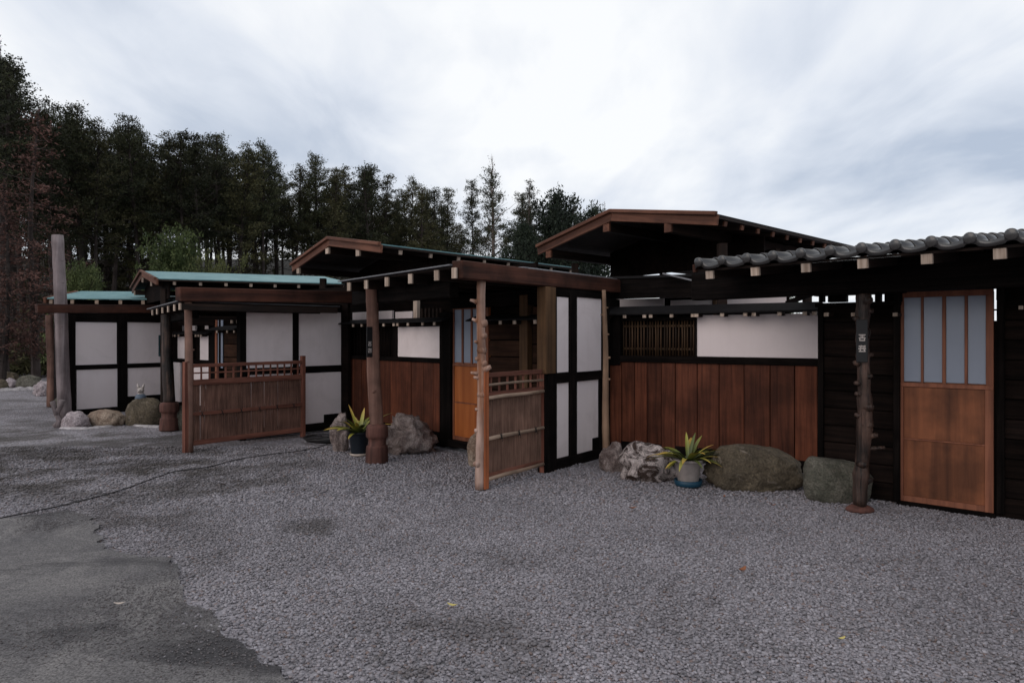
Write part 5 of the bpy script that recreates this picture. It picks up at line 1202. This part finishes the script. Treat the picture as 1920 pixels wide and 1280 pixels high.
ORD = ['first','second','third','fourth','fifth','sixth','seventh','eighth','ninth','tenth','eleventh','twelfth','thirteenth','fourteenth','fifteenth','sixteenth','seventeenth','eighteenth','nineteenth','twentieth','twenty first','twenty second','twenty third']
for i, (px, kd, ty) in enumerate(front):
    Z = zfront(px) + tr.uniform(-1, 1.5); x = (px - CX) / F * Z; z0 = hill_z(x, Z); hgt = (HZ(ty + 5, Z) - z0) * 10 / CON[kd][2]
    lab = FL_LAB.get(i)
    place(CON[kd], "conifer_tree", x, Z, z0, hgt / 10.0, tr.uniform(0, 6), lab or ORD[i] + " tree from the left in the front rank of dark conifers", "tree", GRP, sxy=hgt / 10 * tr.uniform(.85, 1.1))
for row, (dz, step, lo, sh) in enumerate(((3.2, 33, 18, 0), (7.0, 31, 30, 15), (11.5, 34, 52, 7), (17, 30, 72, 20), (24, 30, 90, 5))):
    px = -90 + sh
    while px < 1100 - row * 10:
        Z = zfront(px) + dz + tr.uniform(-1.2, 1.2); x = (px - CX) / F * Z; z0 = hill_z(x, Z); ty = top_at(px) + lo + tr.uniform(-6, 26); hgt = HZ(ty, Z) - z0
        if not (865 < px < 985 and row < 4) and tr.random() > (.24 if row < 3 else .0): place(CON[tr.choice([0, 1, 2, 3, 4, 4, 5])], "conifer_tree", x, Z, z0, hgt / 10.0, tr.uniform(0, 6), "dark conifer in the rear ranks of the wood behind the houses", "tree", "conifers deeper in the wood", sxy=hgt / 10 * tr.uniform(.85, 1.15))
        px += step * tr.uniform(.75, 1.25)
def at_px(ms, name, px, Z, ytop, base_h, lab, rz=0, sxy=None, z0=None, grp=None):
    x = (px - CX) / F * Z; z0 = hill_z(x, Z) if z0 is None else z0; hgt = HZ(ytop, Z) - z0
    if base_h < 9: base_h = float(np.percentile([v.co.z for v in ms[1].vertices], 99.7))
    return place(ms, name, x, Z, z0, hgt / base_h, rz, lab, "tree" if 'tree' in name else "shrub", grp, sxy)
at_px(OPEN_, "conifer_tree", 926, 38, 322, 10, "thin crowned conifer with pale stem and sky behind it, left of the evergreen", 1.0, 1.15)
at_px(BARE, "bare_tree", 922, 39.5, 292, 10, "bare pale twigged treetop sticking up highest near the middle", .4, 1.0)
at_px(CON[4], "conifer_tree", 893, 43, 340, 10, "small conifer just left of the thin crowned pale tree", 2.0, .8)
at_px(OPEN_, "conifer_tree", 990, 40, 345, 10, "sparse conifer tip between the pale tree and the dark evergreen", 2.5, .9)
at_px(CON[5], "conifer_tree", 800, 36, 352, 10, "broad olive conifer left of the thin pale tree", 3.5, 1.0)
at_px(DEAD, "dead_conifer_tree", 60, 21.5, 205, 10, "conifer with rust brown dead foliage behind the tall pole", .6, .95)
at_px(DEAD, "dead_conifer_tree", 5, 20.5, 330, 10, "smaller conifer with rust brown dead foliage at the left edge", 2.6, .75)
at_px(BROAD, "evergreen_tree", 1045, 27, 362, 6, "dark glossy broadleaf evergreen left of the near gable roof", 0, .75, 0)
at_px(BROAD, "evergreen_tree", 985, 29, 420, 6, "lower dark evergreen bush clump right of the pale tree", 2, .62, 0)
at_px(BROAD, "evergreen_tree", 1110, 30, 392, 6, "evergreen whose top peeps over the slope of the near gable roof", 4, .75, 0)
at_px(BARE, "bare_tree", 1135, 31, 378, 10, "small feathery bare twig top beside the near gable roof", 1.4, .3, 3)
at_px(BUSH, "round_bush", 325, 18.5, 432, 3.6, "bright green rounded bush rising behind the second teal roof", .5, .68)
at_px(MOUND, "round_bush", 412, 17.5, 480, 2.0, "low yellow green domed bush right of the bright rounded bush", .5, .55)
at_px(BUSH, "round_bush", 160, 19.5, 496, 3.6, "dull green bush just above the farthest teal roof", 2.5, .5)
at_px(BUSH, "round_bush", 1465, 24, 546, 3.6, "green bush glimpsed through the gap under the tiled porch", 2.5, .5, 0)
# undergrowth at the foot of the wood (nobody could count it)
n = 9000
ux = rng.uniform(-30, 12, n); uz0 = np.interp(ux, [-70, -30, -14, 0, 12], [24, 22, 25, 33, 40]) + rng.gamma(2.0, 1.6, n)
uh = np.array([hill_z(a, b) for a, b in zip(ux, uz0)]); C = np.stack([ux, uz0, uh + rng.gamma(2.0, .32, n)], 1)
C = np.repeat(C, 4, 0) + rng.normal(0, .14, (n * 4, 3)); D = rng.normal(0, 1, C.shape); D[:, 2] = abs(D[:, 2]); D /= np.linalg.norm(D, axis=1)[:, None]
S = np.cross(D, rng.normal(0, 1, C.shape)); S /= np.linalg.norm(S, axis=1)[:, None]; L = rng.uniform(.15, .38, (len(C), 1))
v = np.stack([C - S * L * .22, C + S * L * .22, C + D * L], 1).reshape(-1, 3); me = bpy.data.meshes.new("undergrowth")
me.from_pydata(v.tolist(), [], np.arange(len(v)).reshape(-1, 3).tolist())
tag(link("undergrowth", me, M['needle_olive']), kind="stuff")
# grit and loose small stones lying on the worn asphalt
def k_asp(x, y): return in_poly(x, y, ASP) & (fbm(x, y, 1.6, 33) + rng.uniform(0, .5, len(x)) > .60)
g_ = scatter("asphalt_grit", 90000, 2.7, 6.5, .004, .010, keep=k_asp)
g_.location.z = .014

me = g_.data; nn = len(me.vertices); me.attributes["dirt"].data.foreach_set("value", np.full(nn, .75, np.float32))
